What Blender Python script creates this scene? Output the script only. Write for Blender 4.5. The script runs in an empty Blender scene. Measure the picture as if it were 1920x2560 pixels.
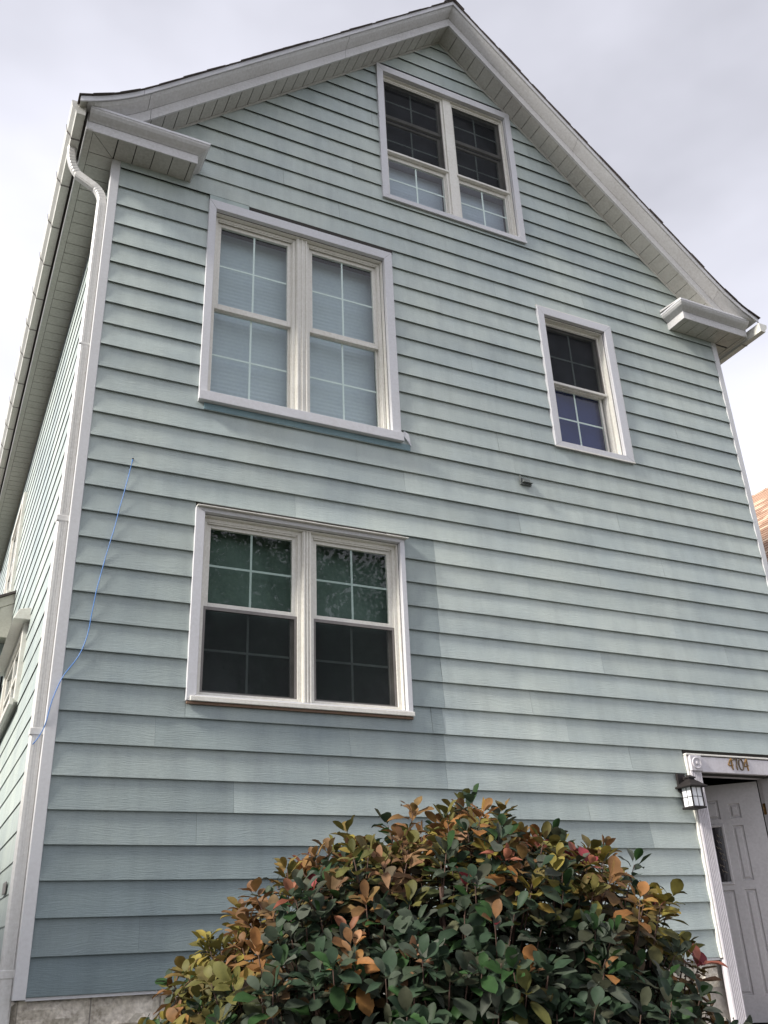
import bpy, bmesh, math, random
from mathutils import Vector, Matrix, noise
R = math.radians
rnd = random.Random(7)
scene = bpy.context.scene
col = scene.collection

# ------------------------------------------------------------------ camera, sky, sun, exposure
CAM = Vector((-0.70798, -6.12065, 0.17334))
cam = bpy.data.objects.new('camera', bpy.data.cameras.new('camera'))
col.objects.link(cam)
cx = Vector((0.899524, -0.435059, -0.039744))
cy = -Vector((0.155238, 0.403348, -0.901782))
cz = -Vector((0.408359, 0.805006, 0.430359))
m = Matrix.Identity(4)
for i in range(3):
    m[i][0], m[i][1], m[i][2], m[i][3] = cx[i], cy[i], cz[i], CAM[i]
cam.matrix_world = m
cam.data.sensor_fit = 'VERTICAL'
cam.data.sensor_height = 24.0
cam.data.lens = 2283.54 / 2560 * 24.0
cam.data.clip_start, cam.data.clip_end = 0.05, 3000
scene.camera = cam

SUN_DIR = Vector((-0.80, -0.095, 0.60)).normalized()          # towards the sun
SUN_EL = math.asin(SUN_DIR.z)
SUN_AZ = math.atan2(SUN_DIR.x, SUN_DIR.y)                    # clockwise from +y
world = bpy.data.worlds.new('World')
scene.world = world
world.use_nodes = True
wn, wl = world.node_tree.nodes, world.node_tree.links
wn.clear()
def W(t, **k):
    n = wn.new(t)
    for a, b in k.items(): setattr(n, a, b)
    return n
def wmath(op, a, b=None, c=None):
    n = W('ShaderNodeMath', operation=op)
    for i, v in enumerate((a, b, c)):
        if v is None: continue
        if isinstance(v, (int, float)): n.inputs[i].default_value = v
        else: wl.new(v, n.inputs[i])
    return n.outputs[0]
w_out, w_bg = W('ShaderNodeOutputWorld'), W('ShaderNodeBackground')
sky = W('ShaderNodeTexSky', sky_type='NISHITA', sun_disc=False, sun_elevation=SUN_EL, sun_rotation=SUN_AZ, air_density=1.0, dust_density=3.0)
tc = W('ShaderNodeTexCoord')
sep = W('ShaderNodeSeparateXYZ'); wl.new(tc.outputs['Generated'], sep.inputs[0])
mp = W('ShaderNodeMapping'); mp.inputs['Scale'].default_value = (1.0, 1.0, 1.9); mp.inputs['Location'].default_value = (3.1, 0.4, 0.7)
wl.new(tc.outputs['Generated'], mp.inputs[0])
nz = W('ShaderNodeTexNoise'); nz.inputs['Scale'].default_value = 1.7; nz.inputs['Detail'].default_value = 5; nz.inputs['Roughness'].default_value = 0.5
wl.new(mp.outputs[0], nz.inputs['Vector'])
dot = W('ShaderNodeVectorMath', operation='DOT_PRODUCT'); dot.inputs[1].default_value = SUN_DIR
wl.new(tc.outputs['Generated'], dot.inputs[0])
glow = wmath('MULTIPLY', wmath('POWER', wmath('MAXIMUM', dot.outputs['Value'], 0.0), 4.0), 4.5)
up = wmath('MAXIMUM', sep.outputs['Z'], 0.0)
hor = wmath('MULTIPLY', wmath('POWER', wmath('SUBTRACT', 1.0, up), 1.5), 6.8)
cl = wmath('MULTIPLY', wmath('SUBTRACT', nz.outputs['Fac'], 0.5), 9.5)
bright = wmath('ADD', wmath('ADD', wmath('ADD', 5.5, hor), cl), glow)
cloud = W('ShaderNodeVectorMath', operation='SCALE'); cloud.inputs[0].default_value = (0.950, 0.953, 1.060)
wl.new(bright, cloud.inputs['Scale'])
mixs = W('ShaderNodeMixRGB'); mixs.inputs[0].default_value = 0.90
wl.new(sky.outputs[0], mixs.inputs[1]); wl.new(cloud.outputs[0], mixs.inputs[2])
wl.new(mixs.outputs[0], w_bg.inputs[0]); w_bg.inputs[1].default_value = 0.091
wl.new(w_bg.outputs[0], w_out.inputs[0])

sun = bpy.data.objects.new('sun', bpy.data.lights.new('sun', 'SUN'))
col.objects.link(sun)
sun.data.energy = 4.5
sun.data.angle = R(10.0)
sun.data.color = (1.0, 0.955, 0.88)
sun.rotation_euler = SUN_DIR.to_track_quat('Z', 'Y').to_euler()
sun.location = SUN_DIR * 60

vs = scene.view_settings
vs.view_transform, vs.look, vs.gamma, vs.use_curve_mapping = 'Standard', 'None', 1.0, False
vs.exposure = 0.64
scene.render.engine = 'CYCLES'
scene.cycles.max_bounces = 8
scene.cycles.transparent_max_bounces = 16

# ------------------------------------------------------------------ mesh helpers
class MB:
    def __init__(s): s.v, s.f, s.sm, s.col = [], [], [], None
    def add(s, vs, fs, smooth=False):
        b = len(s.v); s.v += [tuple(v) for v in vs]
        for f in fs: s.f.append([b + i for i in f]); s.sm.append(smooth)
        return s
    def box(s, x0, x1, y0, y1, z0, z1):
        v = [(x, y, z) for x in (x0, x1) for y in (y0, y1) for z in (z0, z1)]
        return s.add(v, [(0,1,3,2),(4,6,7,5),(0,4,5,1),(2,3,7,6),(0,2,6,4),(1,5,7,3)])
    def hexa(s, p):                      # eight corners, bottom four then top four, both counter-clockwise from above
        return s.add(p, [(3,2,1,0),(4,5,6,7),(0,1,5,4),(1,2,6,5),(2,3,7,6),(3,0,4,7)])
    def sweep(s, rings, closed=True, caps=True, smooth=False):
        n = len(rings[0]); v = [p for r in rings for p in r]; f = []
        for i in range(len(rings) - 1):
            for j in range(n if closed else n - 1):
                k = (j + 1) % n
                f.append((i*n+j, i*n+k, (i+1)*n+k, (i+1)*n+j))
        s.add(v, f, smooth)
        if caps and closed:
            b = len(s.v) - len(v)
            s.f.append([b + j for j in range(n)][::-1]); s.sm.append(False)
            s.f.append([b + (len(rings)-1)*n + j for j in range(n)]); s.sm.append(False)
        return s
    def tube(s, pts, rad, n=8, smooth=True):
        pts = [Vector(p) for p in pts]; rings = []
        for i, p in enumerate(pts):
            d = (pts[min(i+1, len(pts)-1)] - pts[max(i-1, 0)]).normalized()
            a = d.cross(Vector((0.31, 0.17, 0.93)))
            if a.length < 1e-3: a = d.cross(Vector((1, 0, 0)))
            a.normalize(); b = d.cross(a)
            r = rad[i] if isinstance(rad, (list, tuple)) else rad
            rings.append([p + a*math.cos(2*math.pi*j/n)*r + b*math.sin(2*math.pi*j/n)*r for j in range(n)])
        return s.sweep(rings, smooth=smooth)
    def lathe(s, c, axis, prof, n=20):   # prof: (radius, distance along axis)
        axis = Vector(axis).normalized(); c = Vector(c)
        a = axis.cross(Vector((0.2, 0.1, 0.97))).normalized(); b = axis.cross(a)
        return s.sweep([[c + axis*h + (a*math.cos(2*math.pi*j/n) + b*math.sin(2*math.pi*j/n))*max(r, 1e-4) for j in range(n)] for r, h in prof], smooth=True)
    def build(s, name, mat, parent=None, loc=None, bevel=0.0, kind=None, color=None, label=None, smooth_angle=None):
        if loc is None:
            n = max(len(s.v), 1)
            loc = Vector([sum(v[i] for v in s.v)/n for i in range(3)])
        loc = Vector(loc)
        me = bpy.data.meshes.new(name)
        me.from_pydata([(v[0]-loc.x, v[1]-loc.y, v[2]-loc.z) for v in s.v], [], s.f)
        me.polygons.foreach_set('use_smooth', s.sm)
        bm = bmesh.new(); bm.from_mesh(me); bmesh.ops.recalc_face_normals(bm, faces=bm.faces); bm.to_mesh(me); bm.free()
        if mat: me.materials.append(mat)
        o = bpy.data.objects.new(name, me)
        put(o, parent, loc)
        if bevel:
            b = o.modifiers.new('bevel', 'BEVEL'); b.width = bevel; b.segments = 2; b.limit_method = 'ANGLE'; b.angle_limit = R(40)
        if kind: o['kind'] = kind
        if color: o.color = (*color, 1)
        if label: o['label'] = label
        return o
def world_of(o):
    v = Vector((0, 0, 0))
    while o is not None: v = v + o.location; o = o.parent
    return v
def put(o, parent, loc):
    col.objects.link(o)
    if parent is not None: o.parent = parent; o.location = Vector(loc) - world_of(parent)
    else: o.location = loc
def empty(name, loc, parent=None, label=None, cat=None, group=None, kind=None):
    o = bpy.data.objects.new(name, None); o.empty_display_size = 0.1
    put(o, parent, loc); tag(o, label, cat, group, kind); return o
def tag(o, label=None, cat=None, group=None, kind=None):
    for k, v in (('label', label), ('category', cat), ('group', group), ('kind', kind)):
        if v: o[k] = v
    return o
def bx(name, mat, parent, x0, x1, y0, y1, z0, z1, bevel=0.0, **k):
    return MB().box(x0, x1, y0, y1, z0, z1).build(name, mat, parent, bevel=bevel, **k)

# ------------------------------------------------------------------ materials
def mat(name):
    mt = bpy.data.materials.new(name); mt.use_nodes = True
    nt = mt.node_tree; b = nt.nodes['Principled BSDF']
    return mt, nt, b
def N(nt, t, ins=None, **k):
    n = nt.nodes.new(t)
    for a, v in k.items(): setattr(n, a, v)
    for a, v in (ins or {}).items():
        if hasattr(v, 'is_linked') or isinstance(v, bpy.types.NodeSocket): nt.links.new(v, n.inputs[a])
        else: n.inputs[a].default_value = v
    return n
def ramp(nt, fac, stops):
    r = nt.nodes.new('ShaderNodeValToRGB'); nt.links.new(fac, r.inputs[0])
    while len(r.color_ramp.elements) < len(stops): r.color_ramp.elements.new(0.5)
    for e, (p, c) in zip(r.color_ramp.elements, stops):
        e.position = p; e.color = (*c, 1) if len(c) == 3 else c
    return r.outputs[0]
def paint(name, base, dirt, amount=0.5, scale=2.2, rough=0.5, bump=0.0, stretch=(1, 1, 1), spec=0.4):
    """weathered paint: base colour with soft blotches of a dirt colour, fine specks, a little relief"""
    mt, nt, b = mat(name)
    g = N(nt, 'ShaderNodeNewGeometry')
    mpn = N(nt, 'ShaderNodeMapping', {'Vector': g.outputs['Position'], 'Scale': stretch})
    n1 = N(nt, 'ShaderNodeTexNoise', {'Vector': mpn.outputs[0], 'Scale': scale, 'Detail': 6.0, 'Roughness': 0.62})
    n2 = N(nt, 'ShaderNodeTexNoise', {'Vector': g.outputs['Position'], 'Scale': 45.0, 'Detail': 3.0})
    f = N(nt, 'ShaderNodeMath', {0: n1.outputs['Fac'], 1: n2.outputs['Fac']}, operation='MULTIPLY_ADD'); f.inputs[2].default_value = 0.0
    fac = ramp(nt, f.outputs[0], [(0.14, (0, 0, 0)), (0.42, (amount, amount, amount))])
    mx = N(nt, 'ShaderNodeMixRGB', {0: fac, 1: (*base, 1), 2: (*dirt, 1)})
    nt.links.new(mx.outputs[0], b.inputs['Base Color'])
    b.inputs['Roughness'].default_value = rough
    b.inputs['Specular IOR Level'].default_value = spec
    if bump:
        bp = N(nt, 'ShaderNodeBump', {'Height': n1.outputs['Fac'], 'Strength': bump, 'Distance': 0.01}); nt.links.new(bp.outputs[0], b.inputs['Normal'])
    return mt

def siding_mat():
    mt, nt, b = mat('aluminium_siding')
    oi = N(nt, 'ShaderNodeObjectInfo'); tcn = N(nt, 'ShaderNodeTexCoord'); g = N(nt, 'ShaderNodeNewGeometry')
    off = N(nt, 'ShaderNodeVectorMath', {0: tcn.outputs['Object']}, operation='ADD')
    sc = N(nt, 'ShaderNodeMath', {0: oi.outputs['Random'], 1: 37.0}, operation='MULTIPLY'); nt.links.new(sc.outputs[0], off.inputs[1])
    # embossed wood grain, long in the board's direction
    warp = N(nt, 'ShaderNodeTexNoise', {'Vector': off.outputs[0], 'Scale': 2.3, 'Detail': 2.0})
    wadd = N(nt, 'ShaderNodeVectorMath', {0: off.outputs[0]}, operation='ADD')
    wsc = N(nt, 'ShaderNodeVectorMath', {0: warp.outputs['Color'], 'Scale': 0.10}, operation='SCALE'); nt.links.new(wsc.outputs[0], wadd.inputs[1])
    mg = N(nt, 'ShaderNodeMapping', {'Vector': wadd.outputs[0], 'Scale': (11.0, 11.0, 150.0)})
    grain = N(nt, 'ShaderNodeTexNoise', {'Vector': mg.outputs[0], 'Scale': 1.0, 'Detail': 4.0, 'Roughness': 0.6})
    bp = N(nt, 'ShaderNodeBump', {'Height': grain.outputs['Fac'], 'Strength': 0.40, 'Distance': 0.007}); nt.links.new(bp.outputs[0], b.inputs['Normal'])
    # chalky fading in broad patches, thin vertical run marks, specks
    n1 = N(nt, 'ShaderNodeTexNoise', {'Vector': g.outputs['Position'], 'Scale': 0.9, 'Detail': 5.0, 'Roughness': 0.6})
    ms = N(nt, 'ShaderNodeMapping', {'Vector': g.outputs['Position'], 'Scale': (7.0, 7.0, 0.9)})
    n2 = N(nt, 'ShaderNodeTexNoise', {'Vector': ms.outputs[0], 'Scale': 1.0, 'Detail': 5.0, 'Roughness': 0.65})
    n3 = N(nt, 'ShaderNodeTexNoise', {'Vector': g.outputs['Position'], 'Scale': 160.0, 'Detail': 2.0})
    a = ramp(nt, n1.outputs['Fac'], [(0.30, (0.80, 0.83, 0.87)), (0.70, (1.14, 1.12, 1.07))])
    c = ramp(nt, n2.outputs['Fac'], [(0.28, (0.87, 0.87, 0.87)), (0.55, (1.01, 1.01, 1.0)), (0.75, (1.05, 1.05, 1.05))])
    d = ramp(nt, n3.outputs['Fac'], [(0.28, (0.90, 0.91, 0.92)), (0.5, (1.0, 1.0, 1.0)), (0.75, (1.05, 1.05, 1.05))])
    x = oi.outputs['Color']
    for t in (a, c, d): x = N(nt, 'ShaderNodeMixRGB', {0: 1.0, 1: x, 2: t}, blend_type='MULTIPLY').outputs[0]
    nt.links.new(x, b.inputs['Base Color'])
    b.inputs['Roughness'].default_value = 0.48
    b.inputs['Specular IOR Level'].default_value = 0.45
    return mt
SIDING = siding_mat()
TRIM = paint('white_trim_paint', (0.585, 0.585, 0.605), (0.40, 0.39, 0.38), 0.35, 1.2, 0.42)
CORNER = paint('corner_post_paint', (0.580, 0.580, 0.585), (0.40, 0.39, 0.375), 0.35, 1.8, 0.42)
VINYL = paint('window_vinyl', (0.72, 0.705, 0.65), (0.46, 0.42, 0.35), 0.42, 3.0, 0.38)
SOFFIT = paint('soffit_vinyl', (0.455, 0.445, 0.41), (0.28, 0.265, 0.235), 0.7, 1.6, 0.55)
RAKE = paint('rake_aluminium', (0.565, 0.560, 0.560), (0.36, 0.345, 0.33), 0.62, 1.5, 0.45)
GUTTER = paint('gutter_aluminium', (0.62, 0.615, 0.57), (0.38, 0.36, 0.30), 0.5, 2.5, 0.4)
PIPE = paint('downspout_aluminium', (0.63, 0.625, 0.605), (0.42, 0.40, 0.37), 0.6, 2.0, 0.4, stretch=(6, 6, 0.6))
DARK = paint('tar_paper', (0.035, 0.033, 0.03), (0.06, 0.05, 0.04), 0.5, 6, 0.9)
SHINGLE = paint('asphalt_shingle', (0.060, 0.050, 0.048), (0.12, 0.10, 0.09), 0.7, 14, 0.92, 0.5)
STONE = paint('painted_stone', (0.66, 0.61, 0.52), (0.20, 0.17, 0.135), 0.82, 3.8, 0.85, 0.4)
MORTAR = paint('mortar', (0.40, 0.37, 0.33), (0.20, 0.17, 0.15), 0.7, 6, 0.95, 0.4)
DOORP = paint('door_paint', (0.56, 0.54, 0.54), (0.33, 0.31, 0.31), 0.4, 3.0, 0.45)
FLUTE = paint('fluted_casing_paint', (0.56, 0.535, 0.56), (0.36, 0.33, 0.33), 0.5, 2.0, 0.5, stretch=(8, 8, 0.5))
IRON = paint('black_iron', (0.016, 0.014, 0.014), (0.035, 0.028, 0.026), 0.5, 20, 0.6, spec=0.2)
BRASS = paint('old_brass', (0.34, 0.20, 0.07), (0.05, 0.035, 0.02), 0.95, 34, 0.45, 0.0); BRASS.node_tree.nodes['Principled BSDF'].inputs['Metallic'].default_value = 0.6
BRONZE = paint('dark_bronze', (0.055, 0.042, 0.028), (0.14, 0.09, 0.04), 0.6, 40, 0.5)
SCREENF = paint('screen_frame', (0.20, 0.185, 0.175), (0.12, 0.11, 0.10), 0.5, 8, 0.5)
MUNTIN = paint('white_grille', (0.46, 0.53, 0.50), (0.36, 0.42, 0.40), 0.3, 8, 0.4)
GRILLE2 = paint('bright_grille', (0.74, 0.80, 0.78), (0.6, 0.66, 0.64), 0.3, 8, 0.4)
CABLE = paint('blue_plastic', (0.06, 0.20, 0.52), (0.05, 0.15, 0.38), 0.5, 12, 0.4)
VENT = paint('vent_paint', (0.13, 0.145, 0.14), (0.05, 0.05, 0.05), 0.7, 30, 0.6)
ROOM = paint('dim_room', (0.07, 0.065, 0.06), (0.04, 0.04, 0.04), 0.4, 3, 0.9)
LAMPGL = paint('frosted_lamp_glass', (0.74, 0.75, 0.77), (0.66, 0.66, 0.66), 0.3, 10, 0.35)

def glass_mat(name, tint, ior=1.85):
    mt, nt, b = mat(name); nt.nodes.remove(b)
    out = nt.nodes['Material Output']
    tr = N(nt, 'ShaderNodeBsdfTransparent', {'Color': (*tint, 1)})
    g = N(nt, 'ShaderNodeNewGeometry')
    w = N(nt, 'ShaderNodeTexNoise', {'Vector': g.outputs['Position'], 'Scale': 3.0, 'Detail': 1.0})
    bp = N(nt, 'ShaderNodeBump', {'Height': w.outputs['Fac'], 'Strength': 0.06, 'Distance': 0.02})
    gl = N(nt, 'ShaderNodeBsdfGlossy', {'Roughness': 0.015, 'Normal': bp.outputs[0]})
    lw = N(nt, 'ShaderNodeLayerWeight', {'Blend': 0.5})
    p5 = N(nt, 'ShaderNodeMath', {0: lw.outputs['Facing'], 1: 4.0}, operation='POWER')
    fr = N(nt, 'ShaderNodeMath', {0: p5.outputs[0], 1: 0.85, 2: 0.050}, operation='MULTIPLY_ADD')
    mx = N(nt, 'ShaderNodeMixShader', {0: fr.outputs[0], 1: tr.outputs[0], 2: gl.outputs[0]})
    nt.links.new(mx.outputs[0], out.inputs[0]); return mt
GLASS = glass_mat('window_glass', (0.90, 0.95, 0.93))
def screen_mat():
    mt, nt, b = mat('insect_screen'); nt.nodes.remove(b)
    out = nt.nodes['Material Output']
    tr = N(nt, 'ShaderNodeBsdfTransparent')
    df = N(nt, 'ShaderNodeBsdfDiffuse', {'Color': (0.020, 0.021, 0.022, 1)})
    g = N(nt, 'ShaderNodeNewGeometry')
    n1 = N(nt, 'ShaderNodeTexNoise', {'Vector': g.outputs['Position'], 'Scale': 5.0, 'Detail': 5.0})
    f = ramp(nt, n1.outputs['Fac'], [(0.3, (0.62,)*3), (0.7, (0.74,)*3)])
    mx = N(nt, 'ShaderNodeMixShader', {0: f, 1: tr.outputs[0], 2: df.outputs[0]})
    nt.links.new(mx.outputs[0], out.inputs[0]); return mt
SCREEN = screen_mat()
def cloth(name, base, base2, rough=0.85):
    return paint(name, base, base2, 0.8, 2.5, rough)
BLIND = cloth('pale_blind', (0.50, 0.56, 0.61), (0.43, 0.48, 0.56))
BLIND2 = cloth('pale_attic_blind', (0.42, 0.47, 0.55), (0.34, 0.36, 0.46))
GREEN = cloth('dark_green_curtain', (0.105, 0.150, 0.130), (0.075, 0.110, 0.095))
BLUE = cloth('blue_curtain', (0.010, 0.026, 0.14), (0.009, 0.018, 0.10))
DUSK = cloth('dusky_curtain', (0.135, 0.140, 0.175), (0.10, 0.105, 0.135))

# ------------------------------------------------------------------ shared measures (metres, z = 0 at the foot of the siding)
E = 0.2032           # exposed height of one siding board
GZ = -1.35           # ground
W0, W1 = 0.0, 6.739  # front wall siding, left and right
DEPTH = 10.2
PKX, PKZ, SL = 3.368, 9.702, 0.93
def roofz(x):
    a = abs(x - PKX)
    t = max(0.0, a - 3.2)
    return PKZ - SL*a + 0.46*t*t                  # bell-cast flare at the eaves
SOFZ = 6.372
# top-level ground
def ground():
    mt, nt, b = mat('lawn_soil')
    g = N(nt, 'ShaderNodeNewGeometry')
    n1 = N(nt, 'ShaderNodeTexNoise', {'Vector': g.outputs['Position'], 'Scale': 0.6, 'Detail': 8.0})
    n2 = N(nt, 'ShaderNodeTexNoise', {'Vector': g.outputs['Position'], 'Scale': 30.0, 'Detail': 4.0})
    c1 = ramp(nt, n1.outputs['Fac'], [(0.35, (0.030, 0.042, 0.016)), (0.65, (0.075, 0.070, 0.035))])
    c2 = ramp(nt, n2.outputs['Fac'], [(0.3, (0.6, 0.6, 0.6)), (0.7, (1.3, 1.3, 1.3))])
    mx = N(nt, 'ShaderNodeMixRGB', {0: 1.0, 1: c1, 2: c2}, blend_type='MULTIPLY')
    nt.links.new(mx.outputs[0], b.inputs['Base Color']); b.inputs['Roughness'].default_value = 0.95
    m_ = MB(); S = 900
    m_.add([(-S, -S, GZ), (S, -S, GZ), (S, S, GZ), (-S, S, GZ)], [(0, 1, 2, 3)])
    o = m_.build('ground', mt, None, loc=(0, 0, GZ)); tag(o, 'dry lawn and soil round the house', 'ground', kind='structure')
    conc = paint('concrete', (0.19, 0.182, 0.17), (0.12, 0.115, 0.11), 0.6, 1.2, 0.9, 0.3)
    asph = paint('asphalt', (0.06, 0.06, 0.06), (0.10, 0.10, 0.10), 0.6, 3, 0.95, 0.3)
    o = bx('pavement', conc, None, -60, 60, -7.6, -4.6, GZ-0.05, GZ+0.03); tag(o, 'pale concrete pavement in front of the house', 'pavement', kind='structure')
    o = bx('path', conc, None, 4.6, 6.6, -4.598, -1.7, GZ-0.05, GZ+0.026); tag(o, 'concrete path to the front steps', 'path', kind='structure')
    o = bx('driveway', conc, None, -3.4, -0.6, -4.598, 12, GZ-0.05, GZ+0.022); tag(o, 'concrete driveway along the side of the house', 'driveway', kind='structure')
    o = bx('road', asph, None, -60, 60, -16.5, -7.75, GZ-0.14, GZ-0.10+0.104); tag(o, 'grey asphalt road in front of the house', 'road', kind='structure')
ground()

# ------------------------------------------------------------------ the house
house = empty('house', (3.37, 5.0, GZ), None, 'tall gabled house clad in pale blue green siding boards with white trim', 'house')
front = None
OPEN = [  # outer trim rectangles in the front wall: x0, x1, z0, z1
    (2.525, 4.238, 6.955, 8.892), (0.782, 2.582, 4.13, 6.24), (0.81, 2.552, 1.742, 3.205), (4.26, 5.216, 4.463, 6.132)]
HOLE = [(2.60, 4.165, 7.01, 8.80), (0.848, 2.497, 4.21, 6.145), (0.88, 2.51, 1.785, 3.17), (4.338, 5.12, 4.522, 6.04), (5.335, 6.25, -0.55, 1.437)]
DOOR_X = 5.235
def sheathing():
    m_ = MB()
    xs = sorted({-0.045, 6.784, PKX} | {h[0] for h in HOLE} | {h[1] for h in HOLE})
    zs = sorted({0.0, -0.55, 6.5} | {h[2] for h in HOLE if h[2] > -0.5} | {h[3] for h in HOLE})
    zs = [z for z in zs if z <= 9.8]
    def cap(x): return PKZ + 0.01 - SL*abs(x - PKX)
    for i in range(len(xs)-1):
        for j in range(len(zs)-1):
            a, b, c, d = xs[i], xs[i+1], zs[j], zs[j+1]
            mx, mz = (a+b)/2, (c+d)/2
            if any(h[0] < mx < h[1] and h[2] < mz < h[3] for h in HOLE): continue
            if mz < 0: continue
            da, db = min(d, cap(a)), min(d, cap(b))
            if j == len(zs)-2: da, db = cap(a), cap(b)
            ca, cb = min(c, cap(a)), min(c, cap(b))
            if da - ca < 1e-4 and db - cb < 1e-4: continue
            m_.hexa([(a, 0.0, ca), (b, 0.0, cb), (b, 0.11, cb), (a, 0.11, ca), (a, 0.0, da), (b, 0.0, db), (b, 0.11, db), (a, 0.11, da)])
    return m_.build('front_wall', DARK, house)
front = sheathing()

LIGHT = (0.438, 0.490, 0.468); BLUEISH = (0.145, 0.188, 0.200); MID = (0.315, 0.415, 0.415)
def lerp3(a, b, t): return tuple(x + (y-x)*t for x, y in zip(a, b))
DENTS = [(0.74, 1.66, 0.07, -0.009), (0.90, 1.64, 0.06, 0.007), (0.52, 1.70, 0.10, -0.005), (0.78, 1.45, 0.08, -0.007), (1.15, 1.48, 0.12, 0.005), (1.75, 1.46, 0.13, -0.005),
         (0.60, 4.95, 0.22, 0.005), (0.55, 4.55, 0.24, 0.005), (0.45, 5.75, 0.20, 0.004), (1.2, 3.85, 0.30, 0.005), (1.9, 3.65, 0.28, 0.005), (0.5, 2.75, 0.10, -0.005), (0.55, 2.30, 0.09, -0.004),
         (3.5, 2.72, 0.26, 0.005), (4.25, 2.55, 0.22, 0.004), (3.55, 2.12, 0.10, -0.006), (4.7, 2.1, 0.20, 0.004), (2.72, 2.36, 0.07, 0.004), (2.75, 1.92, 0.07, 0.004), (3.3, 1.30, 0.24, 0.004), (1.6, 0.95, 0.25, 0.004), (0.9, 0.12, 0.20, 0.005)]
def dent(x, z):
    return sum(d*math.exp(-((x-a)/r)**2 - ((z-b)/min(r, 0.09))**2) for a, b, r, d in DENTS if abs(x-a) < 2.5*r and abs(z-b) < 0.25)
def plank_grid(m_, P, xl, xr, za, zb, z0, seed, amp, dy, lip=1.0):
    """one lapped board; P(u, out, z) maps along-wall, outward, up to a point; xl/xr are functions of z"""
    length = max(xr(za) - xl(za), xr(zb) - xl(zb))
    nu = max(2, min(60, int(length / 0.085))) if lip == 1.0 else max(2, min(34, int(length / 0.16)))
    span = E
    rows = [(za + 0.026, 0.004), (za, 0.0220*lip + dy), (za + 0.003, 0.0238*lip + dy)]
    for q in (0.25, 0.5, 0.75, 1.0):
        z = za + 0.004 + (zb - za - 0.004) * q
        fr = (z - z0) / span
        rows.append((z, 0.0238*lip - (0.0238*lip - 0.003)*fr + dy))
    rings = []
    for i in range(nu + 1):
        u = i / nu; ring = []
        for k, (z, o) in enumerate(rows):
            x = xl(z) + (xr(z) - xl(z)) * u
            w = 0.0 if k == 0 else amp * noise.noise(Vector((x*1.15 + seed, z*2.0, seed*1.7)))
            if 2 < k < 6: w += amp * 1.1 * noise.noise(Vector((x*2.6 + seed, z*5.0, seed*3.1)))
            if k > 0 and lip == 1.0: w += dent(x, z)
            dz = 0.0015 * noise.noise(Vector((x*0.9, seed, 3.0))) if k < 3 else 0.0
            ring.append(P(x, max(o + w, 0.0032), z + dz))
        rings.append(ring)
    for (lo, hi, smooth) in ((0, 3, False), (2, len(rows), True)):     # lip and face keep separate corners, so the edge stays crisp
        part = [r[lo:hi] for r in rings]; n = hi - lo
        m_.add([p for r in part for p in r], [(i*n+j, (i+1)*n+j, (i+1)*n+j+1, i*n+j+1) for i in range(nu) for j in range(n-1)], smooth)
SEAMS = {15:[2.846,4.563], 14:[2.843,3.766], 13:[2.846,5.364], 12:[2.842,5.963], 11:[2.838,4.453], 10:[2.836], 9:[2.842,3.659], 8:[0.815,2.719,2.821,3.988],
         7:[0.623,2.032,2.820,4.606], 6:[1.862,2.819], 17:[3.745], 19:[2.155,5.916], 16:[1.605,5.360], 5:[1.174,4.1], 4:[0.930,4.706], 1:[0.609,3.1], 20:[0.832,3.760],
         31:[1.154,4.915], 33:[1.480,5.253], 32:[2.049,5.817], 30:[3.769], 21:[3.607], 3:[2.4], 2:[1.6,4.3], 0:[2.1,4.6], 22:[4.0], 25:[3.4], 27:[5.6], 28:[3.1], 35:[2.2], 37:[4.9], 39:[2.45], 18:[2.6,4.9], 24:[5.9]}
def plank_color(x, k, r):  # bluish replaced boards, plus the shade at lower left worked into the colour
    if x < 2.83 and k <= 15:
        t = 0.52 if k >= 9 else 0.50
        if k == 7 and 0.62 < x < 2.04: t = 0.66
        if k <= 6: t = (0.44 + 0.095*(6 - k))*(1.0 if x < 2.2 else 0.85)  # rows darken downwards: lower left shade put into the board colour
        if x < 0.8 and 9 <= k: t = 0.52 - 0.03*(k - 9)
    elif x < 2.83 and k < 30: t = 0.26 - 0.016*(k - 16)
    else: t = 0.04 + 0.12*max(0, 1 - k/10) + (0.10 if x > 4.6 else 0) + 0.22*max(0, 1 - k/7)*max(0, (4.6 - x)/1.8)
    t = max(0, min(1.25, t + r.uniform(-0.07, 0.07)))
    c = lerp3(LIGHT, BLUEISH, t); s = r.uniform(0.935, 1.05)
    return tuple(v*s for v in c)
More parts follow.
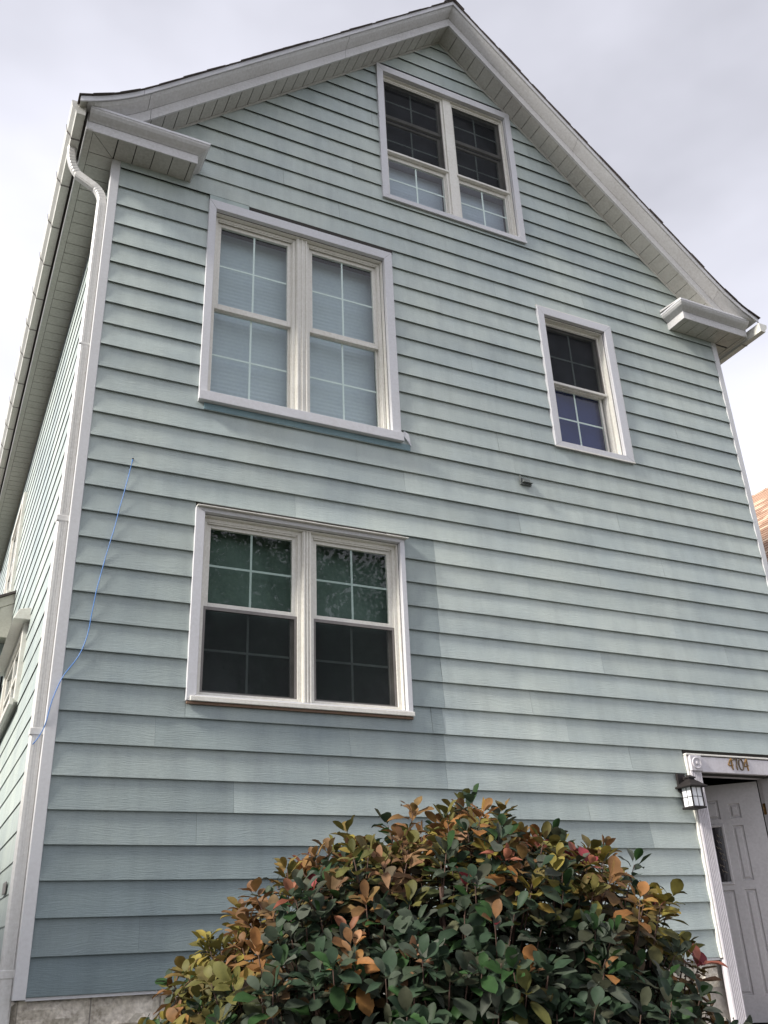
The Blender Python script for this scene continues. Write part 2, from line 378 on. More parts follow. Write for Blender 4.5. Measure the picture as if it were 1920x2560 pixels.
def siding_front():
    P = lambda x, o, z: (x, -o, z)
    r = random.Random(11)
    n = 0
    for k in range(0, 48):
        z0, z1 = k*E, (k+1)*E + 0.010
        if z1 > PKZ - 0.001: z1 = PKZ - 0.001
        if z0 > 9.65: break
        def L(z): return max(W0, PKX - (PKZ - z)/SL) if z > 6.4 else W0
        def Rr(z):
            v = min(W1, PKX + (PKZ - z)/SL) if z > 6.4 else W1
            return min(v, DOOR_X - 0.02) if z1 <= 1.62 or k < 7 else v
        cuts = sorted(SEAMS.get(k, []))
        segs = []
        edges = [None] + cuts + [None]
        for i in range(len(edges)-1):
            a, b = edges[i], edges[i+1]
            segs.append((a, b))
        if k < 7: segs.append(('beside door', None))
        for (a, b) in segs:
            if a == 'beside door':
                m_ = MB(); plank_grid(m_, P, lambda z: 6.388, lambda z: W1, z0, z1, z0, k*2.7, 0.001, 0.0)
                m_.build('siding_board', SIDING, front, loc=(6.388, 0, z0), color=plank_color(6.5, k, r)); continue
            mid = ((a if a is not None else L(z0)) + (b if b is not None else Rr(z0))) / 2
            fa = (lambda z, a=a: L(z)) if a is None else (lambda z, a=a: max(L(z), a + 0.0004))
            fb = (lambda z, b=b: Rr(z)) if b is None else (lambda z, b=b: min(Rr(z), b - 0.0004))
            pieces = [(fa, fb, z0, z1)]
            wins = list(OPEN)
            if k == 7: wins.append((5.19, 6.9, -1, 1.602))
            for (x0, x1, c, d) in wins:
                new = []
                for (pa, pb, za, zb) in pieces:
                    if zb <= c or za >= d or pb(za) <= x0 or pa(za) >= x1: new.append((pa, pb, za, zb)); continue
                    if pa(za) < x0 - 0.01: new.append((pa, (lambda z, x0=x0: x0 + 0.004), za, zb))
                    if pb(za) > x1 + 0.01: new.append(((lambda z, x1=x1: x1 - 0.004), pb, za, zb))
                    lo = (lambda z, pa=pa, x0=x0: max(pa(z), x0 + 0.004)); hi = (lambda z, pb=pb, x1=x1: min(pb(z), x1 - 0.004))
                    if c - za > 0.02: new.append((lo, hi, za, c + 0.004))
                    if zb - d > 0.078: new.append((lo, hi, d - 0.004, zb))
                pieces = new
            for (pa, pb, za, zb) in pieces:
                if pb(za) - pa(za) < 0.015 and pb(zb) - pa(zb) < 0.015: continue
                m_ = MB(); sd = r.uniform(0, 60)
                amp = r.uniform(0.0014, 0.0030)
                mid = (pa(za) + pb(za))/2
                dy = r.uniform(-0.0006, 0.0012)
                if k == 7 and 0.62 < mid < 2.03: amp, dy = 0.0042, 0.003
                if k == 8 and mid < 0.9: amp = 0.0050
                if k == 31 and mid < 1.15: dy = 0.007
                if k == 8 and 2.72 < mid < 2.82: dy = 0.004
                plank_grid(m_, P, pa, pb, za, zb, z0, sd, amp, dy)
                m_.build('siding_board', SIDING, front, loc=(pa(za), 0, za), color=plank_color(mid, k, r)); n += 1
    return n
nfront = siding_front()

# side wall facing left: sheathing, boards
SX = -0.052
SIDE_OPEN = [(2.50, 4.28, 2.27, 3.02), (5.52, 7.06, 4.36, 5.78)]
side = bx('side_wall', DARK, house, -0.045, 0.06, 0.112, DEPTH, -0.02, 6.5)
def siding_side():
    P = lambda y, o, z: (SX - o + 0.002, y, z)
    r = random.Random(5)
    for k in range(0, 32):
        z0, z1 = k*E, min((k+1)*E + 0.010, SOFZ + 0.02)
        if z0 > SOFZ - 0.02: break
        cuts = [r.uniform(1.2, 3.8) if k % 2 else r.uniform(3.5, 6.0), r.uniform(6.8, 8.6)]
        edges = [0.055] + cuts + [DEPTH]
        for i in range(3):
            pieces = [(edges[i] + 0.001, edges[i+1] - 0.001, z0, z1)]
            for (x0, x1, c, d) in SIDE_OPEN:
                new = []
                for (a, b, za, zb) in pieces:
                    if zb <= c or za >= d or b <= x0 or a >= x1: new.append((a, b, za, zb)); continue
                    if a < x0 - 0.01: new.append((a, x0 + 0.004, za, zb))
                    if b > x1 + 0.01: new.append((x1 - 0.004, b, za, zb))
                    if c - za > 0.02: new.append((max(a, x0 + 0.004), min(b, x1 - 0.004), za, c + 0.004))
                    if zb - d > 0.02: new.append((max(a, x0 + 0.004), min(b, x1 - 0.004), d - 0.004, zb))
                pieces = new
            for (a, b, za, zb) in pieces:
                if b - a < 0.02: continue
                m_ = MB()
                plank_grid(m_, P, lambda z, a=a: a, lambda z, b=b: b, za, zb, z0, r.uniform(0, 60), 0.0010, r.uniform(-0.0005, 0.0008), 0.5)
                c = lerp3(LIGHT, BLUEISH, r.uniform(0.0, 0.12) + (0.15 if k < 6 else 0))  # lowest boards bluer: shade at the foot of this wall put into colour
                m_.build('siding_board', SIDING, side, loc=(SX, a, za), color=c)
siding_side()
# far walls, plain boards behind the picture
PLAIN = paint('plain_siding', (0.36, 0.46, 0.43), (0.30, 0.40, 0.39), 0.5, 2, 0.5)
m_ = MB(); m_.box(6.69, 6.79, 0.112, DEPTH, -0.02, 6.5)
for k in range(31): m_.hexa([(6.79, 0.112, k*E), (6.81, 0.112, k*E), (6.81, DEPTH, k*E), (6.79, DEPTH, k*E), (6.79, 0.112, k*E+E), (6.793, 0.112, k*E+E), (6.793, DEPTH, k*E+E), (6.79, DEPTH, k*E+E)])
m_.build('far_side_wall', PLAIN, house)
m_ = MB(); m_.add([(-0.045, DEPTH, -0.02), (6.79, DEPTH, -0.02), (6.79, DEPTH, 6.5), (PKX, DEPTH, 9.68), (-0.045, DEPTH, 6.5)], [(0, 1, 2, 3, 4)])
m_.build('rear_wall', PLAIN, house)

# corner posts
def corner(x0, x1, side_sign):
    m_ = MB()
    m_.box(x0, x1, -0.024, 0.002, -0.012, SOFZ)
    if side_sign < 0: m_.box(x0, x0 + 0.024, 0.0025, 0.062, -0.012, SOFZ)
    else: m_.box(x1 - 0.024, x1, 0.0025, 0.062, -0.012, SOFZ)
    return m_.build('corner_post', CORNER, house, bevel=0.004)
corner(-0.072, 0.0, -1)
corner(W1, W1 + 0.072, 1)
bx('starter_strip', TRIM, house, 0.0, DOOR_X - 0.025, -0.012, -0.0015, -0.018, -0.0005)

# foundation of rock-faced blocks
m_ = MB(); m_.box(-0.03, 5.295, 0.050, DEPTH, GZ - 0.1, -0.021); m_.box(5.2955, 6.2995, 0.050, DEPTH, GZ - 0.1, -0.58); m_.box(6.305, 6.77, 0.050, DEPTH, GZ - 0.1, -0.021)
foundation = m_.build('foundation', MORTAR, house)
def foundation_blocks():
    r = random.Random(3)
    shapes = []
    for q in range(6):                               # six alike rock faces, shared by all blocks
        m_ = MB(); nu, nv = 8, 4; L, H = 0.396, 0.192
        sd = q * 9.1
        fr = []
        for i in range(nu+1):
            for j in range(nv+1):
                u, v = i/nu, j/nv
                edge = min(u, 1-u, 0.5)*2*4 if True else 0
                ed = min(1.0, min(u, 1-u)*7, min(v, 1-v)*4)
                y = -0.002 - ed*(0.006 + 0.062*max(0.0, 0.45 + noise.noise(Vector((u*4.2+sd, v*3.0, sd)))) )
                fr.append((u*L, y, v*H))
        fs = [(i*(nv+1)+j, (i+1)*(nv+1)+j, (i+1)*(nv+1)+j+1, i*(nv+1)+j+1) for i in range(nu) for j in range(nv)]
        m_.add(fr, fs)
        me = bpy.data.meshes.new('block'); me.from_pydata(m_.v, [], m_.f); me.materials.append(STONE); shapes.append(me)
    for row in range(6):
        z = -0.165 + 0.148 - 0.2*(row + 1) + (0.008)
        x = -0.03 - (0.2 if row % 2 else 0)
        while x < 5.16:
            a = x
            if a >= -0.04 and a + 0.396 <= 5.40:
                o = bpy.data.objects.new('block', shapes[r.randrange(6)])
                put(o, foundation, (a, 0.048, z))
            elif a < -0.04:
                o = bpy.data.objects.new('block', shapes[r.randrange(6)]); put(o, foundation, (-0.03, 0.048, z)); o.scale.x = 0.5
            x += 0.404
    # side face
    for row in range(6):
        z = -0.165 + 0.148 - 0.2*(row + 1) + 0.008
        for q in range(8):
            o = bpy.data.objects.new('block', shapes[r.randrange(6)]); put(o, foundation, (-0.029, 0.052 + 0.404*(q+1) - (0.2 if row % 2 else 0), z)); o.rotation_euler.z = -math.pi/2
foundation_blocks()

# ------------------------------------------------------------------ windows
def quad_pane(name, mt, parent, x0, x1, z0, z1, y, th=0.004):
    q = MB(); q.add([(x0, y, z0), (x1, y, z0), (x1, y, z1), (x0, y, z1)], [(0, 1, 2, 3)]); return q.build(name, mt, parent)
def sash(parent, x0, x1, z0, z1, y, stile, top, bot, mt=VINYL, dep=0.030, grille=True, name='sash', glass=GLASS, grille_mt=None):
    grille_mt = grille_mt or GRILLE2
    m_ = MB()
    m_.box(x0, x0 + stile, y, y + dep, z0, z1); m_.box(x1 - stile, x1, y, y + dep, z0, z1)
    m_.box(x0 + stile, x1 - stile, y + 0.0005, y + dep, z1 - top, z1); m_.box(x0 + stile, x1 - stile, y + 0.0005, y + dep, z0, z0 + bot)
    o = m_.build(name, mt, parent, bevel=0.003)
    gx0, gx1, gz0, gz1 = x0 + stile, x1 - stile, z0 + bot, z1 - top
    quad_pane('pane', glass, parent, gx0, gx1, gz0, gz1, y + 0.010)
    if grille:
        mx_, mz_ = (gx0 + gx1)/2, (gz0 + gz1)/2
        g = MB(); w = 0.008
        g.box(mx_ - w, mx_ + w, y + 0.0165, y + 0.0225, gz0, gz1)
        g.box(gx0, mx_ - w, y + 0.0170, y + 0.0220, mz_ - w, mz_ + w); g.box(mx_ + w, gx1, y + 0.0170, y + 0.0220, mz_ - w, mz_ + w)
        g.build('grille', grille_mt, parent)
    return (gx0, gx1, gz0, gz1)
def screen(parent, x0, x1, z0, z1, y, w=0.016):
    m_ = MB()
    m_.box(x0, x0+w, y, y+0.008, z0, z1); m_.box(x1-w, x1, y, y+0.008, z0, z1); m_.box(x0+w, x1-w, y, y+0.008, z0, z0+w); m_.box(x0+w, x1-w, y, y+0.008, z1-w, z1)
    m_.build('screen_frame', SCREENF, parent)
    q = MB(); q.add([(x0+w, y+0.004, z0+w), (x1-w, y+0.004, z0+w), (x1-w, y+0.004, z1-w), (x0+w, y+0.004, z1-w)], [(0, 1, 2, 3)])
    q.build('insect_screen', SCREEN, parent)
def blind(parent, mt, x0, x1, z0, z1, y, pitch=0.04):
    m_ = MB(); n = int((z1 - z0)/pitch); rings = []
    for i in range(2*n + 1):
        z = z0 + (z1 - z0)*i/(2*n); yy = y + (0.0022 if i % 2 else 0.0)
        rings.append([(x0, yy, z), (x1, yy, z)])
    m_.sweep(rings, closed=False); return m_.build('blind', mt, parent)
def curtain(parent, mt, x0, x1, z0, z1, y, amp=0.03, seed=0.0, diag=0.0):
    m_ = MB(); nu, nv = 44, 20; pts = []
    for i in range(nu+1):
        for j in range(nv+1):
            x = x0 + (x1-x0)*i/nu; z = z0 + (z1-z0)*j/nv
            yy = y + amp*noise.noise(Vector((x*3.2 + z*diag*2.4 + seed, z*1.6 - x*diag, seed))) + amp*0.5*noise.noise(Vector((x*9 + z*diag*5, z*2.2, seed+4)))
            pts.append((x, yy, z))
    m_.add(pts, [(i*(nv+1)+j, (i+1)*(nv+1)+j, (i+1)*(nv+1)+j+1, i*(nv+1)+j+1) for i in range(nu) for j in range(nv)], True)
    return m_.build('curtain', mt, parent)
def casing(name, win, o, h, y0=-0.042, yb=0.004, sill=None, head_y=None):
    """flat trim round the opening: outer rect o, inner rect h; mitred corners"""
    X0, X1, Z0, Z1 = o; a, b, c, d = h
    def mitre(p):  # p: four (x,z)
        m_ = MB(); m_.hexa([(p[0][0], y0, p[0][1]), (p[1][0], y0, p[1][1]), (p[1][0], yb, p[1][1]), (p[0][0], yb, p[0][1]),
                            (p[3][0], y0, p[3][1]), (p[2][0], y0, p[2][1]), (p[2][0], yb, p[2][1]), (p[3][0], yb, p[3][1])]); return m_
    e = 0.0006
    mitre([(X0, Z0), (a, c), (a, d), (X0, Z1)]).build('casing', TRIM, win, bevel=0.003)
    mitre([(b, c), (X1, Z0), (X1, Z1), (b, d)]).build('casing', TRIM, win, bevel=0.003)
    mitre([(a+e, d+e), (b-e, d+e), (X1-e, Z1+e), (X0+e, Z1+e)]).build('casing', TRIM, win, bevel=0.003)
    mitre([(X0+e, Z0-e), (X1-e, Z0-e), (b-e, c-e), (a+e, c-e)]).build('casing', TRIM, win, bevel=0.003)
def jambs(win, h, y0, y1, mt=VINYL, t=0.012):
    a, b, c, d = h; m_ = MB()
    m_.box(a, a+t, y0, y1, c, d); m_.box(b-t, b, y0, y1, c, d); m_.box(a+t, b-t, y0, y1, d-t, d); m_.box(a+t, b-t, y0, y1, c, c+t)
    return m_.build('jamb', mt, win, bevel=0.002)
def unit_frame(win, x0, x1, z0, z1, y0=0.035, y1=0.135, w=0.028):
    m_ = MB()
    m_.box(x0, x0+w, y0, y1, z0, z1); m_.box(x1-w, x1, y0, y1, z0, z1); m_.box(x0+w, x1-w, y0, y1, z1-w, z1); m_.box(x0+w, x1-w, y0, y1, z0, z0+w)
    # track steps
    m_.box(x0+w, x0+w+0.007, y0+0.018, y0+0.026, z0+w, z1-w); m_.box(x1-w-0.007, x1-w, y0+0.018, y0+0.026, z0+w, z1-w)
    m_.box(x0+w+0.008, x1-w-0.008, y0+0.008, y0+0.014, z1-w-0.012, z1-w)
    return m_.build('frame', VINYL, win, bevel=0.002)
def mullion(win, x0, x1, z0, z1, y0=0.012, ribs=True):
    m_ = MB(); m_.box(x0, x1, y0, 0.13, z0, z1); mid = (x0+x1)/2
    if ribs:
        for q in (x0+0.012, mid, x1-0.012): m_.box(q-0.006, q+0.006, y0-0.010, y0-0.0005, z0, z1)
    return m_.build('mullion', VINYL, win, bevel=0.002)
def backing(win, mt, h, y=0.32):
    a, b, c, d = h; m_ = MB()
    m_.add([(a-.05, .135, c-.05), (b+.05, .135, c-.05), (b+.05, y, c-.05), (a-.05, y, c-.05), (a-.05, .135, d+.05), (b+.05, .135, d+.05), (b+.05, y, d+.05), (a-.05, y, d+.05)],
           [(3,2,1,0), (4,5,6,7), (1,2,6,5), (2,3,7,6), (3,0,4,7)])
    return m_.build('room', mt, win)

def win_empty(name, label, o): return empty(name, ((o[0]+o[1])/2, 0, o[2]), house, label)
# attic pair: half screens pulled down over the upper part
A = win_empty('window', 'double attic window in the gable with dark half screens', OPEN[0]); h = HOLE[0]
casing('casing', A, OPEN[0], h); jambs(A, h, 0.005, 0.05); backing(A, DUSK, h)
for (x0, x1) in ((2.612, 3.370), (3.470, 4.153)):
    unit_frame(A, x0, x1, 7.022, 8.788, 0.030, 0.135, 0.026)
    sash(A, x0+0.026, x1-0.026, 8.235, 8.762, 0.066, 0.030, 0.026, 0.045)
    sash(A, x0+0.026, x1-0.026, 7.690, 8.230, 0.098, 0.034, 0.030, 0.030)
    sash(A, x0+0.026, x1-0.026, 7.050, 7.680, 0.060, 0.022, 0.055, 0.040)
    screen(A, x0+0.010, x1-0.010, 7.690, 8.782, 0.040, 0.022)
    bx('screen_rail', VINYL, A, x0+0.004, x1-0.004, 0.012, 0.056, 7.672, 7.697, bevel=0.003)
    blind(A, BLIND2, x0, x1, 7.03, 7.66, 0.20, 0.04); curtain(A, DUSK, x0, x1, 7.66, 8.80, 0.19, 0.015, 3.0)
mullion(A, 3.371, 3.469, 7.022, 8.788, 0.014, False)
bx('drip_strip', TRIM, A, OPEN[0][0]-0.004, OPEN[0][1]+0.004, -0.052, -0.0425, OPEN[0][2]-0.012, OPEN[0][2]+0.018, bevel=0.002)
# second floor pair, pale blinds
B = win_empty('window', 'wide double window on the middle storey with pale blue blinds', OPEN[1]); h = HOLE[1]
casing('casing', B, OPEN[1], h); jambs(B, h, 0.005, 0.045); backing(B, ROOM, h)
for (x0, x1) in ((0.862, 1.625), (1.733, 2.484)):
    unit_frame(B, x0, x1, 4.222, 6.132, 0.046, 0.140)
    sash(B, x0+0.028, x1-0.028, 5.150, 6.100, 0.074, 0.040, 0.042, 0.055)
    sash(B, x0+0.028, x1-0.028, 4.245, 5.200, 0.106, 0.020, 0.050, 0.020)
    blind(B, BLIND, x0, x1, 4.21, 6.13, 0.235, 0.04)
mullion(B, 1.626, 1.732, 4.222, 6.132, 0.022, True)
bx('sill', TRIM, B, 0.776, 2.590, -0.074, -0.0425, 4.128, 4.214, bevel=0.004)
m_ = MB(); m_.hexa([(2.60, -0.034, 4.215), (2.675, -0.040, 4.105), (2.675, -0.036, 4.105), (2.60, -0.030, 4.215), (2.612, -0.033, 4.255), (2.655, -0.034, 4.235), (2.655, -0.030, 4.235), (2.612, -0.029, 4.255)])
m_.build('loose_trim', TRIM, B, label='bent loose trim tab at the sill end')
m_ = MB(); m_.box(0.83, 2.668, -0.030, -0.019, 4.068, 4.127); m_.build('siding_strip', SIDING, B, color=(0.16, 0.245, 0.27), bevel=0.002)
m_ = MB(); m_.box(0.786, 1.150, -0.027, -0.019, 6.2425, 6.300); m_.build('siding_strip', SIDING, B, color=(0.36, 0.43, 0.42), bevel=0.002)
bx('head_gap_strip', DARK, B, 1.16, 2.60, -0.022, -0.019, 6.242, 6.30)  # dark strip standing for the open gap above the casing
# ground floor pair, dark green curtain, lower half screens
C = win_empty('window', 'wide double window on the lower storey with dark green curtain', OPEN[2]); h = HOLE[2]
casing('casing', C, OPEN[2], h); jambs(C, h, 0.005, 0.045); backing(C, ROOM, h)
for (x0, x1) in ((0.893, 1.675), (1.750, 2.498)):
    unit_frame(C, x0, x1, 1.797, 3.158, 0.040, 0.140)
    sash(C, x0+0.028, x1-0.028, 2.462, 3.128, 0.066, 0.036, 0.036, 0.034, grille_mt=MUNTIN)
    sash(C, x0+0.028, x1-0.028, 1.815, 2.490, 0.100, 0.034, 0.034, 0.040, grille_mt=MUNTIN)
    screen(C, x0+0.024, x1-0.024, 1.812, 2.462, 0.054, 0.024)
    curtain(C, GREEN, x0, x1, 1.79, 3.16, 0.215, 0.055, x0*7, 0.6)
mullion(C, 1.676, 1.749, 1.797, 3.158, 0.012, True)
m_ = MB(); m_.hexa([(0.815, -0.078, 3.200), (2.575, -0.078, 3.200), (2.575, -0.0, 3.212), (0.815, -0.0, 3.212), (0.815, -0.078, 3.208), (2.575, -0.078, 3.208), (2.575, -0.0, 3.222), (0.815, -0.0, 3.222)])
m_.build('drip_cap', VINYL, C, bevel=0.002)
m_ = MB(); m_.box(1.33, 1.78, -0.024, -0.012, 3.224, 3.240); m_.box(2.02, 2.30, -0.024, -0.012, 3.224, 3.238); m_.box(2.40, 2.54, -0.024, -0.012, 3.224, 3.241); m_.build('head_strip', SCREENF, C)
bx('head_gap', DARK, C, 0.86, 2.54, -0.0215, -0.0190, 3.226, 3.252)
bx('sill', VINYL, C, 0.835, 2.556, -0.060, -0.0425, 1.738, 1.772, bevel=0.004)
bx('sill_flashing', paint('rusty_flashing', (0.20, 0.13, 0.09), (0.10, 0.06, 0.04), 0.6, 9, 0.8), C, 0.815, 2.55, -0.040, -0.021, 1.720, 1.7375)
# single window
D = win_empty('window', 'narrow single window on the middle storey near the right eave', OPEN[3]); h = HOLE[3]
casing('casing', D, OPEN[3], h); jambs(D, h, 0.005, 0.06); backing(D, DUSK, h)
unit_frame(D, 4.352, 5.108, 4.534, 6.028, 0.056, 0.150, 0.026)
sash(D, 4.378, 5.082, 5.255, 6.002, 0.080, 0.040, 0.030, 0.040)
sash(D, 4.378, 5.060, 4.552, 5.300, 0.112, 0.024, 0.050, 0.030)
screen(D, 4.372, 5.090, 5.285, 6.010, 0.064, 0.020)
bx('screen_rail', VINYL, D, 4.366, 5.096, 0.046, 0.078, 5.262, 5.288, bevel=0.003)
curtain(D, BLUE, 4.35, 5.11, 4.52, 5.30, 0.18, 0.008, 1.0); curtain(D, DUSK, 4.35, 5.11, 5.30, 6.04, 0.18, 0.008, 2.0)
m_ = MB(); m_.box(5.2165, 5.232, -0.030, -0.004, 4.455, 6.10); m_.box(4.258, 5.2165, -0.030, -0.0425+0.0435, 6.1335, 6.150); m_.build('channel_strip', VINYL, D, bevel=0.002)
bx('drip_strip', VINYL, D, 4.262, 5.224, -0.048, -0.0425, 4.447, 4.462, bevel=0.002)

# side windows in the sunlit wall
def side_window(label, y0, y1, z0, z1, hood):
    w = empty('window', (SX, (y0+y1)/2, z0), house, label)
    t = 0.09; m_ = MB(); X0, X1 = -0.098, -0.046
    for (a, b, c, d) in ((y0, y0+t, z0, z1), (y1-t, y1, z0, z1), (y0+t, y1-t, z1-t, z1), (y0+t, y1-t, z0, z0+t*0.7)): m_.box(X0, X1, a, b, c, d)
    m_.build('casing', VINYL, w, bevel=0.004)
    a, b, c, d = y0+t, y1-t, z0+t*0.7, z1-t; mid = (a+b)/2
    m_ = MB()
    for q in ((a, a+0.04, c, d), (b-0.04, b, c, d), (mid-0.03, mid+0.03, c, d)): m_.box(-0.074, -0.0465, *q)
    for (p, q) in ((a+0.04, mid-0.03), (mid+0.03, b-0.04)):
        m_.box(-0.073, -0.0465, p, q, d-0.04, d); m_.box(-0.073, -0.0465, p, q, c, c+0.04); m_.box(-0.072, -0.0465, p, q, (c+d)/2-0.02, (c+d)/2+0.02)
    m_.build('sash', VINYL, w, bevel=0.003)
    for (p, q) in ((a+0.04, mid-0.03), (mid+0.03, b-0.04)): bx('pane', GLASS, w, -0.058, -0.054, p, q, c+0.04, d-0.04)
    bx('curtain', DUSK, w, -0.050, -0.047, a, b, c, d)
    if hood:
        m_ = MB(); m_.hexa([(-0.20, y0-0.12, z1-0.02), (-0.05, y0-0.12, z1-0.02), (-0.05, y1+0.12, z1-0.02), (-0.20, y1+0.12, z1-0.02), (-0.16, y0-0.12, z1+0.07), (-0.05, y0-0.12, z1+0.10), (-0.05, y1+0.12, z1+0.10), (-0.16, y1+0.12, z1+0.07)])
        m_.build('hood', VINYL, w, bevel=0.004)
    bx('sill', VINYL, w, -0.135, -0.099, y0-0.03, y1+0.03, z0-0.03, z0+0.03, bevel=0.004)
side_window('low side window under a small hood near the downspout', 2.50, 4.28, 2.27, 3.02, True)
side_window('upper side window close under the long eave', 5.52, 7.06, 4.36, 5.78, False)

# ------------------------------------------------------------------ roof, rakes, returns, eaves
roof = empty('roof', (PKX, 5, 6.5), house)
def strip_along(xs, prof, name, mt, y_is_world=True, bevel=0.0):
    """sweep a closed (y, off) profile along the roof line through stations xs"""
    m_ = MB(); m_.sweep([[(x, y, max(roofz(x) + o, (6.548 + o*0.004) if prof is not DRIP else 0)) for (y, o) in prof] for x in xs]); return m_.build(name, mt, roof, bevel=bevel)
def stations(a, b, n=10): return [a + (b-a)*i/n for i in range(n+1)]
BAND = [(-0.262, -0.030), (-0.270, -0.030), (-0.270, 0.088), (-0.240, 0.088), (-0.240, -0.020), (-0.262, -0.020)]
COVE = [(-0.2703, 0.090), (-0.274, 0.0895), (-0.300, 0.103), (-0.330, 0.120), (-0.358, 0.140), (-0.381, 0.167), (-0.381, 0.172), (-0.2703, 0.172)]
DRIP = [(-0.3865, 0.168), (-0.3990, 0.168), (-0.3990, 0.222), (-0.3865, 0.222)]
g_ = 0.0016
LX, RX = -0.325, 7.061
for segs, prof, nm, mt in (
        ([(LX, 0.17), (0.17, 2.05), (2.05, PKX), (PKX, 4.9), (4.9, 6.60), (6.60, RX)], BAND, 'rake_board', RAKE),
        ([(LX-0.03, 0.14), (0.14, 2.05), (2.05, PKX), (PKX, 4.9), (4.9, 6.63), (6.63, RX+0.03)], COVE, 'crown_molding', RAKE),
        ([(LX-0.09, 0.08), (0.08, 1.75), (1.75, PKX), (PKX, 5.2), (5.2, 7.151)], DRIP, 'drip_edge', TRIM)):
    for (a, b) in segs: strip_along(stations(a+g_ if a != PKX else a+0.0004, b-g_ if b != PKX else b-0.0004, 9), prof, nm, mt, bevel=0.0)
# roof deck
def deck(xs, nm):
    m_ = MB(); m_.sweep([[(x, -0.384, roofz(x)+0.196), (x, DEPTH+0.3, roofz(x)+0.196), (x, DEPTH+0.3, roofz(x)+0.221), (x, -0.384, roofz(x)+0.221)] for x in xs]); return m_.build('roof_deck', GUTTER, roof)
deck(stations(LX-0.085, PKX-0.001, 12), ''); deck(stations(PKX+0.001, RX+0.085, 12), '')
def shingle_courses(sgn):
    m_ = MB(); r = random.Random(21 + sgn)
    n = 37; lo = 3.795
    for i in range(n):
        a0 = lo - i*lo/n; a1 = max(0.0, a0 - lo/n - 0.06)
        x0, x1 = PKX + sgn*a0, PKX + sgn*a1
        t = 0.005 + 0.003*r.random(); lift = 0.221; yj = -0.418 + r.uniform(-0.007, 0.007)
        y = yj
        while y < DEPTH + 0.3:
            w = r.uniform(0.8, 1.1); y2 = min(y + w, DEPTH + 0.32); e = r.uniform(-0.004, 0.004) * sgn
            b0, b1 = roofz(x0) + lift, roofz(x1) + lift
            m_.hexa([(x0+e, y, b0+0.005), (x0+e, y2-0.004, b0+0.005), (x1, y2-0.004, b1+0.002), (x1, y, b1+0.002), (x0+e, y, b0+0.005+t), (x0+e, y2-0.004, b0+0.005+t), (x1, y2-0.004, b1+0.007), (x1, y, b1+0.007)])
            y = y2
    o = m_.build('shingles', SHINGLE, roof, kind='stuff'); return o
shingle_courses(-1); shingle_courses(1)
m_ = MB(); 
for q in range(34):
    y0, y1 = -0.425 + q*0.32, -0.425 + q*0.32 + 0.36
    for sg in (-1, 1):
        zr, ze = PKZ + 0.243, PKZ + 0.243 - 0.13*SL
        m_.hexa([(PKX, y0, zr), (PKX+sg*0.13, y0, ze), (PKX+sg*0.13, y1, ze-0.006), (PKX, y1, zr-0.006), (PKX, y0, zr+0.012), (PKX+sg*0.13, y0, ze+0.010), (PKX+sg*0.13, y1, ze+0.004), (PKX, y1, zr+0.006)])
m_.build('ridge_caps', SHINGLE, roof, kind='stuff')

# rake soffit panels (under the front overhang, parallel to the roof)
rsof = empty('rake_soffit', (PKX, -0.13, 8), house)
r_ = random.Random(9)
for sgn in (-1, 1):
    a = 0.0
    while a < 3.55:
        b = a + 0.1135
        x0, x1 = PKX + sgn*(a+0.0065), PKX + sgn*(b)
        z0, z1 = roofz(x0) - 0.020, roofz(x1) - 0.020
        if a == 0.0: x0 = PKX + sgn*0.0005; z0 = roofz(x0) - 0.020
        m_ = MB()
        def sec(x, z): return [(x, -0.239, z), (x, 0.001, z), (x, 0.001, z+0.012), (x, -0.239, z+0.012)]
        m_.sweep([sec(x0, z0), sec(x1, z1)]); c = r_.uniform(0.94, 1.04)
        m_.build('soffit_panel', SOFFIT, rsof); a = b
    xs = [PKX + sgn*t for t in (0.0005, 3.55)]
    m_ = MB(); m_.sweep([[(x, -0.26, roofz(x)-0.006), (x, 0.0, roofz(x)-0.006), (x, 0.0, roofz(x)+0.16), (x, -0.26, roofz(x)+0.16)] for x in stations(xs[0], xs[1], 8)]); m_.build('soffit_backing', DARK, rsof)
    xs = stations(PKX + sgn*0.001, PKX + sgn*3.36, 6)
    m_ = MB(); m_.sweep([[(x, -0.036, roofz(x)-0.036), (x, -0.020, roofz(x)-0.042), (x, -0.020, roofz(x)-0.0225), (x, -0.036, roofz(x)-0.0225)] for x in xs]); m_.build('soffit_channel', SOFFIT, rsof)

# eave soffits down both long sides
esof = empty('eave_soffit', (-0.19, 5, SOFZ), house)
y = -0.020
while y < DEPTH - 0.1:
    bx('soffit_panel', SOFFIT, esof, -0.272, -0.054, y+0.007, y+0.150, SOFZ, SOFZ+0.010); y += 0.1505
bx('soffit_edge', SOFFIT, esof, -0.322, -0.276, -0.262, DEPTH, SOFZ-0.004, SOFZ+0.012)
bx('soffit_backing', DARK, esof, -0.276, -0.050, -0.002, DEPTH, SOFZ+0.014, SOFZ+0.03)
esof2 = empty('eave_soffit', (6.93, 5, SOFZ), house)
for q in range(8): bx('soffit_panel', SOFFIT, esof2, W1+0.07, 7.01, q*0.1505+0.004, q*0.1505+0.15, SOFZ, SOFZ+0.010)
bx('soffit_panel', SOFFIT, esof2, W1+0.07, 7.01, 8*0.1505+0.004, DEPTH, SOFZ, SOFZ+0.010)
bx('soffit_edge', SOFFIT, esof2, 7.013, 7.058, -0.262, DEPTH, SOFZ-0.004, SOFZ+0.012)
bx('soffit_backing', DARK, esof2, W1+0.07, 7.01, 0.0, DEPTH, SOFZ+0.014, SOFZ+0.03)
# fascia boards behind the gutters
bx('fascia', RAKE, house, -0.334, -0.3235, -0.262, DEPTH, SOFZ-0.006, 6.56)
bx('fascia', RAKE, house, 7.0595, 7.070, -0.262, DEPTH, SOFZ-0.006, 6.56)

